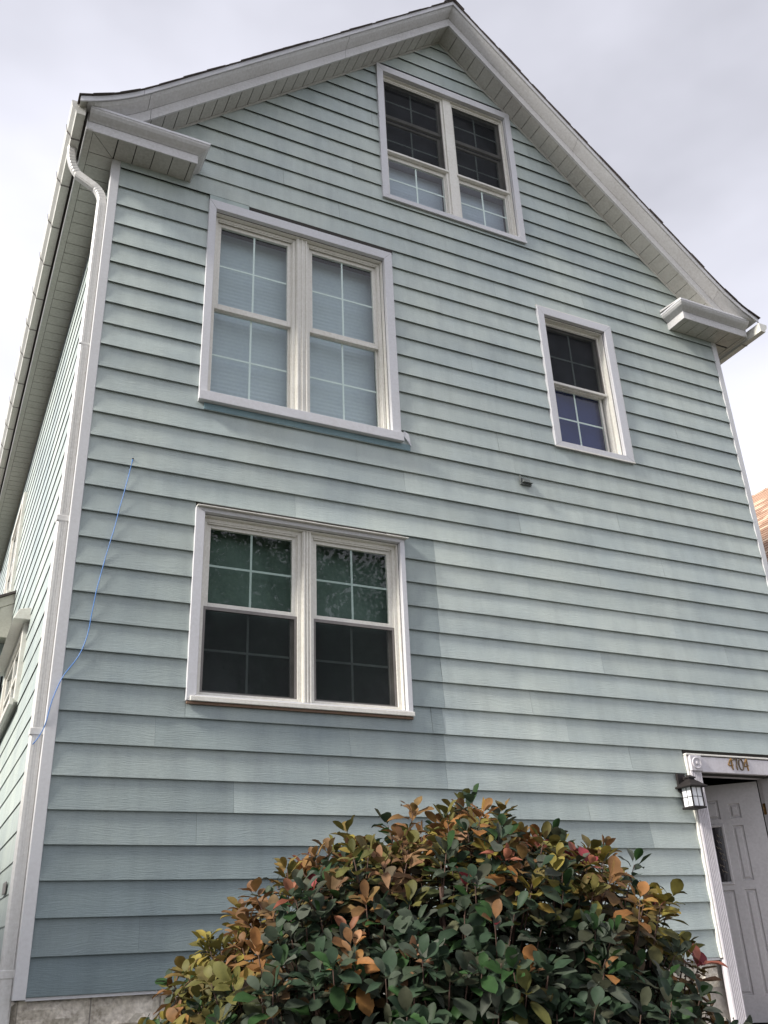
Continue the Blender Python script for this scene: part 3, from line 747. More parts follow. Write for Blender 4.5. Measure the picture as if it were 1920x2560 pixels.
# boxed cornice returns
def cornice(xa, xb, wall_end):
    """xa = outer end at the eave, xb = inner end against the wall"""
    s = 1 if xb > xa else -1
    ret = empty('cornice_return', ((xa+xb)/2, -0.13, SOFZ), house)
    zb = SOFZ
    F = lambda x, y, z: (x, y, z)
    # lower band: front and inner end
    m_ = MB(); lo, hi = min(xa, xb), max(xa, xb); m_.box(lo, hi, -0.262, -0.250, zb-0.006, zb+0.088); m_.build('fascia', RAKE, ret, bevel=0.003)
    m_ = MB(); m_.box(min(xb, xb-s*0.012), max(xb, xb-s*0.012), -0.2495, -0.003, zb-0.006, zb+0.088); m_.build('fascia', RAKE, ret, bevel=0.003)
    # cove leaning out, mitred at the inner corner
    prof = [(0.0, 0.089), (0.013, 0.100), (0.034, 0.112), (0.058, 0.128), (0.075, 0.150), (0.080, 0.168)]
    m_ = MB(); rings = []
    for (o, dz) in prof:
        rings.append([(xa, -0.263-o, zb+dz), (xb + s*o, -0.263-o, zb+dz), (xb + s*o, -0.018, zb+dz)])
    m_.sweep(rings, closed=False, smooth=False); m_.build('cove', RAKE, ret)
    # cap edge and small sloping top
    o = 0.084; m_ = MB()
    m_.box(min(xa, xb+s*o), max(xa, xb+s*o), -0.263-o, -0.263-o+0.012, zb+0.166, zb+0.190)
    m_.box(min(xb+s*o, xb+s*(o-0.012)), max(xb+s*o, xb+s*(o-0.012)), -0.263-o+0.0125, -0.003, zb+0.166, zb+0.190)
    m_.build('cap_edge', TRIM, ret, bevel=0.003)
    m_ = MB(); x0, x1 = min(xa, xb+s*o), max(xa, xb+s*o)
    m_.hexa([(x0, -0.340, zb+0.184), (x1, -0.340, zb+0.184), (x1, -0.02, zb+0.214), (x0, -0.02, zb+0.214), (x0, -0.340, zb+0.192), (x1, -0.340, zb+0.192), (x1, -0.02, zb+0.238), (x0, -0.02, zb+0.238)])
    m_.build('cap', RAKE, ret)
    # soffit panels
    x = wall_end
    n = 0
    while abs(x - xb) > 0.02 and n < 9:
        x2 = x + s*0.1535
        if (xb - x2)*s < 0: x2 = xb - s*0.0125
        bx('soffit_panel', SOFFIT, ret, min(x+s*0.007, x2), max(x+s*0.007, x2), -0.249, -0.022, zb, zb+0.010); x = x2; n += 1
    # corner panel with a diagonal seam
    c0 = xa + s*0.05; c1 = wall_end
    m_ = MB(); m_.add([(c0, -0.249, zb), (c1-s*0.003, -0.249, zb), (c1-s*0.003, -0.026, zb), (c0, -0.249, zb+0.01), (c1-s*0.003, -0.249, zb+0.01), (c1-s*0.003, -0.026, zb+0.01)], [(0,1,2), (3,5,4), (0,3,4,1), (1,4,5,2), (2,5,3,0)]); m_.build('soffit_panel', SOFFIT, ret)
    m_ = MB(); m_.add([(c0, -0.243, zb), (c1-s*0.006, -0.020, zb), (c0, -0.020, zb), (c0, -0.243, zb+0.01), (c1-s*0.006, -0.020, zb+0.01), (c0, -0.020, zb+0.01)], [(0,1,2), (3,5,4), (0,3,4,1), (1,4,5,2), (2,5,3,0)]); m_.build('soffit_panel', SOFFIT, ret)
    bx('soffit_backing', DARK, ret, min(xa, xb-s*0.013), max(xa, xb-s*0.013), -0.249, -0.003, zb+0.014, zb+0.03)
cornice(-0.322, 0.604, -0.07)
cornice(7.058, 6.112, 6.81)

# gutters
def gutter(xw, s, y0, y1, zb, zt, hangers):
    """xw = back against the fascia, s = outward sign; K-style trough"""
    pr = [(0.004, zt), (0.004, zb), (0.075, zb), (0.082, zb+0.030), (0.112, zb+0.062), (0.122, zt-0.012), (0.122, zt), (0.113, zt), (0.113, zt-0.010), (0.102, zb+0.066), (0.073, zb+0.036), (0.068, zb+0.006), (0.010, zb+0.006), (0.010, zt)]
    g = MB(); g.sweep([[(xw + s*a, y, z) for a, z in pr] for y in (y0, y1)]); o = g.build('gutter', GUTTER, house)
    e = MB(); e.sweep([[(xw + s*a, y, z) for a, z in pr[:7]] for y in (y0-0.005, y0-0.0005)]); e.build('end_cap', GUTTER, o)
    y = y0 + 0.28
    while y < y1 and hangers:
        h = MB(); pts = [(0.0035, zb-0.004), (0.078, zb-0.004), (0.086, zb+0.027), (0.117, zb+0.060), (0.127, zt), (0.127, zt+0.006), (0.0, zt+0.006)]
        q = [(a*1.0, z) for a, z in pts[:6]]; q2 = [(a-0.004 if a > .01 else a, z+0.003) for a, z in q][::-1]
        h.sweep([[(xw + s*a, yy, z) for a, z in q + q2] for yy in (y-0.007, y+0.007)]); h.build('gutter_strap', SCREENF, o)
        y += 0.573
    return o
gutter(-0.350, -1, -0.300, DEPTH, 6.462, 6.590, True)
gutter(7.128, 1, -0.405, DEPTH, 6.380, 6.492, True)
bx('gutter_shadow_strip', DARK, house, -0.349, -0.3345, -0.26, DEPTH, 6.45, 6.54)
bx('gutter_bracket', RAKE, house, 7.0705, 7.131, -0.10, -0.06, 6.42, 6.47)

# downspout
spout = empty('downspout', (-0.11, 0.06, GZ), house)
def rect_pipe(path, wx, wy, ribs=0.0, nm='pipe', twist=None):
    pts = [Vector(p) for p in path]; rings = []
    for i, p in enumerate(pts):
        d = (pts[min(i+1, len(pts)-1)] - pts[max(i-1, 0)]).normalized()
        b = Vector((0, 1, 0)); a = d.cross(b)
        if a.length < 1e-3: a = Vector((1, 0, 0))
        a.normalize(); b = a.cross(d)
        k = 1 + (ribs if i % 2 else 0)
        hw, hd, ch = wx/2*k, wy/2*k, 0.012
        rings.append([p + a*u + b*v for u, v in ((-hw+ch, -hd), (hw-ch, -hd), (hw, -hd+ch), (hw, hd-ch), (hw-ch, hd), (-hw+ch, hd), (-hw, hd-ch), (-hw, -hd+ch))])
    m_ = MB(); m_.sweep(rings); return m_.build(nm, PIPE, spout)
def bez(a, b, c, n): return [(1-t)**2*Vector(a) + 2*t*(1-t)*Vector(b) + t*t*Vector(c) for t in [i/n for i in range(n+1)]]
PX, PY = -0.108, 0.058
zs = [GZ+0.05, 0.06, 1.49, 2.97, 4.47, 5.92]
for i in range(5): rect_pipe([(PX, PY, zs[i]+0.0005 + (0.0)), (PX, PY, zs[i+1])], 0.082, 0.070)
for z in (0.10, 1.47, 2.955): 
    m_ = MB(); m_.box(PX-0.045, PX+0.045, PY-0.040, PY+0.040, z, z+0.045); m_.build('pipe_strap', PIPE, spout, bevel=0.004)
bx('pipe_collar', PIPE, spout, PX-0.0435, PX+0.0435, PY-0.0375, PY+0.0375, 4.455, 4.475, bevel=0.003)
rect_pipe(bez((PX, PY, 5.90), (PX, PY, 6.02), (PX-0.075, PY+0.01, 6.085), 14), 0.072, 0.062, 0.04, 'elbow')
rect_pipe([(PX-0.07, PY+0.01, 6.08), (PX-0.215, PY+0.035, 6.185)], 0.076, 0.066)
rect_pipe(bez((PX-0.205, PY+0.034, 6.18), (-0.405, 0.10, 6.285), (-0.400, 0.095, 6.475), 20), 0.068, 0.060, 0.045, 'elbow')
# raised flutes on the face of the pipe
m_ = MB()
for q in (-0.014, 0.0, 0.014): m_.box(PX+q-0.003, PX+q+0.003, PY-0.0372, PY-0.0352, 0.15, 5.9)
m_.build('pipe_ribs', PIPE, spout)

# wall vent
v = MB(); v.box(3.795, 3.915, -0.040, -0.018, 3.955, 3.975); v.box(3.795, 3.803, -0.042, -0.018, 3.9755, 4.045)
v.hexa([(3.812, -0.075, 3.968), (3.912, -0.070, 3.968), (3.912, -0.020, 3.976), (3.812, -0.020, 3.976), (3.818, -0.045, 4.005), (3.900, -0.040, 3.998), (3.912, -0.020, 4.030), (3.812, -0.020, 4.034)])
v.build('vent_hood', VENT, house, bevel=0.002)
bx('conduit_clip', SCREENF, house, -0.075, -0.069, 1.22, 1.44, 0.62, 0.70, bevel=0.003)

# bay on the side wall
bay = empty('bay', (-0.5, 6, 3.5), house)
BAYM = paint('cream_bay_trim', (0.55, 0.53, 0.46), (0.38, 0.35, 0.29), 0.5, 2, 0.5)
x0 = -1.35; zt = lambda x: 4.165 + (x + 0.05)*0.47
for (a, b) in ((-0.205, -0.056), (-0.72, -0.209), (x0, -0.724)):
    m_ = MB(); m_.hexa([(a, 4.95, 3.61), (b, 4.95, 3.61), (b, 4.98, 3.61), (a, 4.98, 3.61), (a, 4.95, min(zt(a), 4.0) if False else zt(a)-0.13), (b, 4.95, zt(b)-0.13), (b, 4.98, zt(b)-0.13), (a, 4.98, zt(a)-0.13)]); m_.build('gable_panel', BAYM, bay, bevel=0.003)
m_ = MB(); m_.hexa([(x0, 4.94, zt(x0)-0.126), (-0.056, 4.94, zt(-0.056)-0.126), (-0.056, 4.975, zt(-0.056)-0.126), (x0, 4.975, zt(x0)-0.126), (x0, 4.94, zt(x0)-0.006), (-0.056, 4.94, zt(-0.056)-0.006), (-0.056, 4.975, zt(-0.056)-0.006), (x0, 4.975, zt(x0)-0.006)]); m_.build('rake_board', BAYM, bay, bevel=0.003)
m_ = MB(); m_.hexa([(x0-0.05, 4.90, zt(x0)-0.02), (-0.056, 4.90, zt(-0.056)-0.004), (-0.056, 7.9, zt(-0.056)-0.004), (x0-0.05, 7.9, zt(x0)-0.02), (x0-0.05, 4.90, zt(x0)+0.01), (-0.056, 4.90, zt(-0.056)+0.022), (-0.056, 7.9, zt(-0.056)+0.022), (x0-0.05, 7.9, zt(x0)+0.01)]); m_.build('roof', SHINGLE, bay)
bx('soffit', BAYM, bay, x0, -0.056, 4.981, 5.2, 3.61, 3.625)
bx('core', DARK, bay, x0+0.15, -0.056, 5.22, 7.8, 0.0, 3.6)
for k in range(0, 18):
    m_ = MB(); P = lambda x, o, z: (x, 5.215 - o, z)
    if (k+1)*E > 3.66: break
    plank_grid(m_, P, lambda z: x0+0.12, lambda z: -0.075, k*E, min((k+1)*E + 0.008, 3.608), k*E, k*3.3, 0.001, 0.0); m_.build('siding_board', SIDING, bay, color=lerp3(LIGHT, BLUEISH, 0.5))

# ------------------------------------------------------------------ entrance
ent = empty('doorway', (5.79, 0, -0.55), house)
def fluted(x0, x1, z0, z1):
    n = 5; pr = [(x0, 0.0), (x0, -0.050), (x0+0.012, -0.054)]
    w = (x1 - x0 - 0.03)/n
    for i in range(n):
        a = x0 + 0.015 + i*w; pr += [(a, -0.054), (a + w*0.25, -0.0475), (a + w*0.65, -0.0475), (a + w*0.9, -0.054)]
    pr += [(x1-0.012, -0.054), (x1, -0.050), (x1, 0.0)]
    m_ = MB(); m_.sweep([[(x, y, z) for x, y in pr] for z in (z0, z1)]); return m_.build('fluted_casing', FLUTE, ent)
fluted(5.216, 5.334, -0.55, 1.441)
fluted(6.252, 6.370, -0.55, 1.441)
bx('channel_strip', VINYL, ent, 5.198, 5.2145, -0.040, -0.004, -0.004, 1.575, bevel=0.002)
for xa in (5.218, 6.240):
    bx('rosette_block', FLUTE, ent, xa, xa+0.128, -0.068, 0.0, 1.4425, 1.572, bevel=0.004)
    m_ = MB(); m_.lathe((xa+0.064, -0.0675, 1.507), (0, -1, 0), [(0.052, 0.0), (0.050, 0.007), (0.043, 0.009), (0.038, 0.003), (0.024, 0.0015), (0.019, 0.0015), (0.015, 0.008), (0.008, 0.011), (0.0, 0.012)], 24); m_.build('rosette', FLUTE, ent)
bx('header_board', FLUTE, ent, 5.3465, 6.239, -0.046, 0.0, 1.4385, 1.568, bevel=0.003)
bx('header_soffit', FLUTE, ent, 5.335, 6.25, 0.0005, 0.185, 1.4385, 1.47)
bx('header_cap', VINYL, ent, 5.196, 6.385, -0.052, -0.004, 1.5775, 1.592, bevel=0.003)
bx('jamb', FLUTE, ent, 5.300, 5.3335, 0.0005, 0.20, -0.55, 1.437)
bx('jamb', DOORP, ent, 6.2505, 6.30, -0.0, 0.20, -0.55, 1.437)
bx('door_stop', DOORP, ent, 6.236, 6.2500, 0.060, 0.150, -0.55, 1.437, bevel=0.003)
bx('threshold', paint('red_brown_threshold', (0.09, 0.035, 0.03), (0.06, 0.03, 0.02), 0.5, 8, 0.6), ent, 5.335, 6.25, -0.06, 0.26, -0.57, -0.535)
# hallway
m_ = MB(); m_.add([(5.30, .2, -.56), (6.30, .2, -.56), (6.30, 3, -.56), (5.1, 3, -.56), (5.30, .2, 1.9), (6.30, .2, 1.9), (6.30, 3, 1.9), (5.1, 3, 1.9)], [(0,1,2,3), (4,7,6,5), (1,5,6,2), (3,2,6,7), (0,3,7,4)])
m_.build('hallway', ROOM, ent)
bx('hallway_lintel', ROOM, ent, 5.30, 6.30, 0.186, 0.21, 1.472, 1.90)
# door leaf, ajar, hinged at its right edge
TH = R(47); HX, HY = 6.244, 0.198
d_ = Vector((-math.cos(TH), math.sin(TH), 0)); n_ = Vector((-math.sin(TH), -math.cos(TH), 0))   # n_: face towards the street
door = empty('front_door', (HX, HY, -0.53), house)
def dm(rects, y0, y1, nm, mt, bevel=0.0, parent=door):
    m_ = MB()
    for (s0, s1, z0, z1) in rects:
        P = [Vector((HX, HY, 0)) + d_*s + n_*o for s, o in ((s0, y0), (s1, y0), (s1, y1), (s0, y1))]
        m_.hexa([(p.x, p.y, z0) for p in P] + [(p.x, p.y, z1) for p in P])
    return m_.build(nm, mt, parent, bevel=bevel)
dm([(0.006, 0.906, -0.525, 1.428)], -0.050, -0.018, 'leaf', DOORP)
PANELS = [(0.192, 0.292, 1.122, 1.252), (0.192, 0.292, 0.590, 1.060), (0.192, 0.292, -0.318, 0.518), (0.375, 0.535, 1.122, 1.292), (0.375, 0.535, -0.318, 0.518), (0.618, 0.718, 1.122, 1.252), (0.618, 0.718, 0.590, 1.060), (0.618, 0.718, -0.318, 0.518)]
GL = (0.375, 0.535, 0.575, 1.068)
xsd = sorted({0.006, 0.906} | {p[0] for p in PANELS} | {p[1] for p in PANELS})
rails = []
for i in range(len(xsd)-1):
    a, b = xsd[i], xsd[i+1]
    holes = sorted([(p[2], p[3]) for p in PANELS + [GL] if p[0] <= a + 1e-6 and p[1] >= b - 1e-6])
    z = -0.525
    for (c, e) in holes + [(1.428, 1.428)]:
        rails.append((a, b, z, c)); z = e
dm(rails, -0.0178, 0.0, 'stile_and_rail', DOORP)
def door_panel(p):
    s0, s1, z0, z1 = p; m_ = MB()
    def ring(i, o): return [Vector((HX, HY, z)) + d_*s + n_*o for s, z in ((s0+i, z0+i), (s1-i, z0+i), (s1-i, z1-i), (s0+i, z1-i))]
    m_.sweep([ring(0.0, -0.0005), ring(0.007, -0.0165), ring(0.015, -0.0165), ring(0.030, -0.004), ring(0.032, -0.0035)], caps=False); m_.add(ring(0.032, -0.0035), [(0, 1, 2, 3)])
    return m_.build('door_panel', DOORP, door)
for p in PANELS: door_panel(p)
def ring_frame():
    s0, s1, z0, z1 = GL; m_ = MB()
    def ring(i, o): return [Vector((HX, HY, z)) + d_*s + n_*o for s, z in ((s0-i, z0-i), (s1+i, z0-i), (s1+i, z1+i), (s0-i, z1+i))]
    m_.sweep([ring(0.014, 0.0005), ring(0.014, 0.006), ring(0.006, 0.012), ring(-0.008, 0.010), ring(-0.014, 0.0)], caps=False); return m_.build('glass_trim', DOORP, door)
ring_frame()
DGL, nt, b_ = mat('dark_door_glass'); b_.inputs['Base Color'].default_value = (0.012, 0.010, 0.012, 1); b_.inputs['Roughness'].default_value = 0.12
n1 = N(nt, 'ShaderNodeTexNoise', {'Scale': 9.0, 'Detail': 3.0}); bp = N(nt, 'ShaderNodeBump', {'Height': n1.outputs['Fac'], 'Strength': 0.04, 'Distance': 0.01}); nt.links.new(bp.outputs[0], b_.inputs['Normal'])
dm([(GL[0], GL[1], GL[2], GL[3])], -0.0175, -0.006, 'pane', DGL)
LEAD = paint('lead_came', (0.42, 0.35, 0.25), (0.2, 0.15, 0.1), 0.5, 20, 0.35)
m_ = MB()
def dp(s, z, o=-0.003): return Vector((HX, HY, z)) + d_*s + n_*o
r2 = random.Random(2)
for q in range(7):
    zc = 0.66 + q*0.05; sc = 0.425 + 0.012*math.sin(q*1.9)
    m_.tube([dp(sc - 0.018, zc), dp(sc, zc + 0.018), dp(sc + 0.012, zc + 0.012), dp(sc + 0.022, zc + 0.034)], 0.0017, 5)
m_.build('lead_scroll', LEAD, door)
for z in (1.18, 0.45, -0.30):
    m_ = MB(); m_.tube([(HX+0.004, HY-0.012, z-0.048), (HX+0.004, HY-0.012, z+0.048)], 0.007, 8)
    m_.box(HX+0.003, HX+0.0062, HY-0.060, HY-0.013, z-0.048, z+0.048); m_.build('hinge', BRASS, door)
# stoop
bx('stoop', paint('stoop_concrete', (0.40, 0.38, 0.35), (0.24, 0.22, 0.2), 0.6, 2, 0.9, 0.3), ent, 5.05, 6.72, -1.10, 0.045, GZ-0.05, -0.575, bevel=0.01)
for q in range(3): bx('step', bpy.data.materials['stoop_concrete'], ent, 5.05, 6.72, -1.10-0.28*(q+1), -1.101-0.28*q, GZ-0.05, -0.575-0.19*(q+1), bevel=0.01)

# house number: four separate brush-style figures on the header board
num = empty('house_number', (5.79, -0.046, 1.465), None, 'four brass figures reading 4704 on the white board over the door', 'house number')
def figure(strokes, ox, mt, nm):
    m_ = MB()
    for pts, ws in strokes:
        P = [Vector((ox + u*0.105, 0, 1.466 + w*0.105)) for u, w in pts]
        rings = []
        for i, p in enumerate(P):
            d = (P[min(i+1, len(P)-1)] - P[max(i-1, 0)]).normalized(); a = Vector((d.z, 0, -d.x)); w = ws[i]*0.105/2
            f, g = p + a*w, p - a*w
            rings.append([(f.x, -0.0465, f.z), (f.x, -0.0530, f.z), ((f.x+g.x)/2, -0.0555, (f.z+g.z)/2), (g.x, -0.0530, g.z), (g.x, -0.0465, g.z)])
        m_.sweep(rings)
    return m_.build(nm, mt, num)
FOUR = [([(0.38, 1.0), (0.22, 0.72), (0.04, 0.42), (0.10, 0.36), (0.40, 0.40), (0.60, 0.44)], [0.05, 0.13, 0.15, 0.10, 0.10, 0.05]), ([(0.46, 0.98), (0.44, 0.70), (0.42, 0.36), (0.46, 0.02)], [0.06, 0.13, 0.14, 0.10])]
SEVEN = [([(0.02, 0.80), (0.12, 0.92), (0.34, 0.88), (0.52, 0.98), (0.44, 0.68), (0.36, 0.36), (0.40, 0.02)], [0.05, 0.10, 0.10, 0.13, 0.12, 0.13, 0.10])]
ZERO = [([(0.30 + 0.25*math.cos(t), 0.5 + 0.46*math.sin(t)) for t in [math.pi/2 + 2*math.pi*i/16 for i in range(17)]], [0.07 + 0.07*abs(math.cos(math.pi/2 + 2*math.pi*i/16)) for i in range(17)])]
figure(FOUR, 5.668, BRASS, 'figure'); figure(SEVEN, 5.728, BRONZE, 'figure'); figure(ZERO, 5.792, BRONZE, 'figure'); figure(FOUR, 5.852, BRASS, 'figure')

# wall lantern
lan = empty('wall_lantern', (5.10, -0.02, 1.13), None, 'black square wall lantern with frosted panes and pyramid roof beside the door', 'lantern')
LX_, LY_, hw = 5.130, -0.106, 0.0565
bx('back_plate', IRON, lan, 5.062, 5.150, -0.040, -0.0195, 1.262, 1.415, bevel=0.004)
bx('arm', IRON, lan, LX_-0.014, LX_+0.014, -0.104, -0.041, 1.360, 1.384, bevel=0.004)
m_ = MB(); rr = 0.097
def sq(r, z): return [(LX_-r, LY_-r, z), (LX_+r, LY_-r, z), (LX_+r, LY_+r, z), (LX_-r, LY_+r, z)]
m_.sweep([sq(rr-0.003, 1.288), sq(rr, 1.291), sq(rr, 1.299), sq(0.080, 1.309), sq(0.052, 1.335), sq(0.030, 1.352), sq(0.026, 1.366)]); m_.sweep([sq(0.036, 1.366), sq(0.036, 1.374), sq(0.020, 1.384), sq(0.012, 1.392)]); m_.build('lantern_roof', IRON, lan)
m_ = MB(); m_.sweep([sq(0.068, 1.118), sq(0.070, 1.122), sq(0.070, 1.132), sq(0.060, 1.1365)]); m_.build('lantern_base', IRON, lan)
fr = MB(); t = 0.005
for sx in (-1, 1):
    for sy in (-1, 1): fr.box(LX_+sx*hw-t, LX_+sx*hw+t, LY_+sy*hw-t, LY_+sy*hw+t, 1.137, 1.288)
fr.build('cage', IRON, lan)
for ax in (0, 1):
    for s in (-1, 1):
        m_ = MB(); g = MB(); a, b = hw-t, 0.0018
        if ax == 0:
            m_.box(LX_-a, LX_+a, LY_+s*(hw-0.002)-b, LY_+s*(hw-0.002)+b, 1.1375, 1.2875)
            g.box(LX_-0.002, LX_+0.002, LY_+s*hw-0.003, LY_+s*hw+0.003, 1.1375, 1.2875); g.box(LX_-a, LX_+a, LY_+s*hw-0.0025, LY_+s*hw+0.0025, 1.210, 1.214)
        else:
            m_.box(LX_+s*(hw-0.002)-b, LX_+s*(hw-0.002)+b, LY_-a, LY_+a, 1.1375, 1.2875)
            g.box(LX_+s*hw-0.003, LX_+s*hw+0.003, LY_-0.002, LY_+0.002, 1.1375, 1.2875); g.box(LX_+s*hw-0.0025, LX_+s*hw+0.0025, LY_-a, LY_+a, 1.210, 1.214)
        m_.build('pane', LAMPGL, lan); g.build('pane_bar', IRON, lan)

# blue cable hanging from a nail to the downspout strap
pts = [(0.321, -0.020, 3.513), (0.300, -0.026, 3.36), (0.279, -0.030, 3.233), (0.258, -0.028, 3.09), (0.238, -0.026, 2.951), (0.222, -0.030, 2.86), (0.206, -0.027, 2.773), (0.196, -0.026, 2.72), (0.190, -0.024, 2.66), (0.170, -0.028, 2.55), (0.155, -0.025, 2.445), (0.146, -0.028, 2.34), (0.138, -0.024, 2.242), (0.130, -0.026, 2.13), (0.108, -0.026, 2.03), (0.060, -0.028, 1.935), (0.010, -0.030, 1.86), (-0.020, -0.034, 1.79), (-0.048, -0.032, 1.68), (-0.062, -0.030, 1.58), (-0.070, -0.026, 1.52), (-0.092, 0.004, 1.46), (-0.128, 0.006, 1.405)]
cab = MB(); 
sm = []
for i in range(len(pts)-1):
    a, b = Vector(pts[i]), Vector(pts[i+1]); sm += [a, a.lerp(b, 0.5)]
sm.append(Vector(pts[-1])); sm = [sm[0]] + [(sm[i-1]+sm[i]*2+sm[i+1])/4 for i in range(1, len(sm)-1)] + [sm[-1]]
cab.tube([p + Vector((0.003*noise.noise(Vector((0, 0, p.z*7))), 0, 0)) for p in sm], 0.0030, 6)
cable = cab.build('cable', CABLE, None, loc=pts[0]); tag(cable, 'thin blue cable hanging down the siding beside the downspout', 'cable')
m_ = MB(); m_.lathe((0.321, -0.012, 3.516), (0, -1, 0), [(0.003, 0), (0.003, 0.012), (0.006, 0.012), (0.006, 0.015), (0, 0.015)], 8); m_.build('nail', IRON, cable)

# ------------------------------------------------------------------ neighbouring house with the sunlit tan roof
nb = empty('house', (12, 8, GZ), None, 'neighbouring house with sunlit tan shingle roof seen past the right corner', 'house')
TAN = [paint('tan_shingle', (0.42, 0.27, 0.19), (0.30, 0.19, 0.13), 0.6, 20, 0.9, 0.3), paint('buff_shingle', (0.56, 0.42, 0.31), (0.44, 0.31, 0.22), 0.6, 20, 0.9, 0.3), paint('brown_shingle', (0.33, 0.20, 0.135), (0.22, 0.13, 0.09), 0.6, 20, 0.9, 0.3)]
NX, NZ, NSL = 12.0, 7.27, 0.82; NEX = 8.4
def nz_(x): return NZ - NSL*abs(x - NX)
bx('wall', paint('cream_siding', (0.50, 0.47, 0.40), (0.40, 0.37, 0.31), 0.5, 2, 0.6), nb, NEX+0.3, 15.3, 1.6, 13, GZ, nz_(NEX+0.3)-0.15)
for yy in (1.6, 12.98):
    m_ = MB(); m_.add([(NEX+0.3, yy, nz_(NEX+.3)-0.16), (15.3, yy, nz_(NEX+.3)-0.16), (NX, yy, NZ-0.14)], [(0, 1, 2)]); m_.build('gable', bpy.data.materials['cream_siding'], nb)
nroof = MB(); nroof.sweep([[(x, 1.2, nz_(x)-0.14), (x, 13.4, nz_(x)-0.14), (x, 13.4, nz_(x)-0.012), (x, 1.2, nz_(x)-0.012)] for x in (NEX, NX, 2*NX-NEX)])
nroof = nroof.build('roof', bpy.data.materials['brown_shingle'], nb)
dirx = Vector((1, 0, NSL)).normalized(); up_ = Vector((-NSL, 0, 1)).normalized()
slope_len = (NX - NEX)*math.sqrt(1 + NSL*NSL)
shing = []
for q in range(3):
    m_ = MB(); w, hgt = 0.305, 0.20
    m_.hexa([(0, 0, 0.004), (0, w-0.008, 0.004), (hgt, w-0.008, 0.0), (hgt, 0, 0.0), (0, 0, 0.016), (0, w-0.008, 0.016), (hgt, w-0.008, 0.004), (hgt, 0, 0.004)])
    me = bpy.data.meshes.new('shingle'); me.from_pydata(m_.v, [], m_.f); me.materials.append(TAN[q]); shing.append(me)
rot = Matrix((dirx, Vector((0, 1, 0)), up_)).transposed().to_euler()
rest = [MB(), MB(), MB()]
rr_ = random.Random(4)
nrow = int(slope_len/0.125)
for i in range(nrow):
    base = Vector((NEX, 0, nz_(NEX))) + dirx*(i*0.125)
    y = 1.2 + (0.15 if i % 2 else 0) + rr_.uniform(0, 0.05)
    while y < 13.2:
        q = rr_.choices((0, 1, 2), (5, 3, 3))[0]
        dist = slope_len - i*0.125
        if dist < 2.9 and 2.6 < y < 4.9:
            o = bpy.data.objects.new('shingle', shing[q]); put(o, nroof, base + Vector((0, y, 0))); o.rotation_euler = rot
        else:
            p0 = base + Vector((0, y, 0))
            P = lambda a, b, c: p0 + dirx*a + Vector((0, b, 0)) + up_*c
            w, hgt = 0.297, 0.2
            rest[q].add([P(0, 0, .004), P(0, w, .004), P(hgt, w, .004), P(hgt, 0, .004), P(0, 0, .016), P(0, w, .016)], [(4, 5, 2, 3), (0, 1, 5, 4), (0, 4, 3), (1, 2, 5)])
        y += 0.305
for q in range(3): rest[q].build('shingles', TAN[q], nroof, kind='stuff')
m_ = MB()
for q in range(40): 
    y = 1.15 + q*0.3
    m_.add([(NX-0.14, y, NZ-0.10), (NX, y, NZ+0.03), (NX+0.14, y, NZ-0.10), (NX-0.14, y+0.36, NZ-0.11), (NX, y+0.36, NZ+0.018), (NX+0.14, y+0.36, NZ-0.11)], [(0, 1, 4, 3), (1, 2, 5, 4), (0, 2, 1)])
m_.build('ridge_caps', TAN[0], nroof, kind='stuff')

# ------------------------------------------------------------------ unseen house added across the driveway to shade the lower left of the wall
def unseen_left_house():
    x0, x1, y0, y1, ze, zr = -12.5, -5.0, -1.9, 11.0, 4.25, 6.5
    xm = (x0 + x1)/2
    h = empty('house', (xm, (y0+y1)/2, GZ), None, 'unseen grey clapboard house added across the driveway to shade the lower left wall', 'house')
    wm = paint('grey_clapboard', (0.30, 0.30, 0.29), (0.22, 0.22, 0.21), 0.5, 2, 0.6)
    m_ = MB(); m_.box(x0, x1, y0, y1, GZ, ze); m_.add([(x0, y0, ze), (x1, y0, ze), (xm, y0, zr), (x0, y1, ze), (x1, y1, ze), (xm, y1, zr)], [(0, 1, 2), (3, 5, 4), (0, 2, 5, 3), (1, 4, 5, 2)])
    m_.build('wall', wm, h)
    m_ = MB(); k = (zr - ze)/(x1 - xm)
    def z(x): return zr - k*abs(x - xm) + 0.02
    for a, b in ((x0-0.35, xm), (xm, x1+0.35)):
        m_.hexa([(a, y0-0.35, z(a)), (b, y0-0.35, z(b)), (b, y1+0.35, z(b)), (a, y1+0.35, z(a)), (a, y0-0.35, z(a)+0.12), (b, y0-0.35, z(b)+0.12), (b, y1+0.35, z(b)+0.12), (a, y1+0.35, z(a)+0.12)])
    m_.build('roof', SHINGLE, h)
    for (yy, zz) in ((0.5, 2.2), (3.6, 2.2), (7.0, 2.2), (3.6, -0.4), (7.0, -0.4)):
        w = MB(); w.box(x1+0.002, x1+0.045, yy, yy+0.09, zz, zz+1.4); w.box(x1+0.002, x1+0.045, yy+0.95, yy+1.04, zz, zz+1.4); w.box(x1+0.002, x1+0.045, yy+0.09, yy+0.95, zz, zz+0.09); w.box(x1+0.002, x1+0.045, yy+0.09, yy+0.95, zz+1.31, zz+1.4); w.box(x1+0.002, x1+0.040, yy+0.09, yy+0.95, zz+0.68, zz+0.73)
        f = w.build('window', TRIM, h); bx('pane', DGL, f, x1+0.003, x1+0.012, yy+0.09, yy+0.95, zz+0.09, zz+1.31)
unseen_left_house()

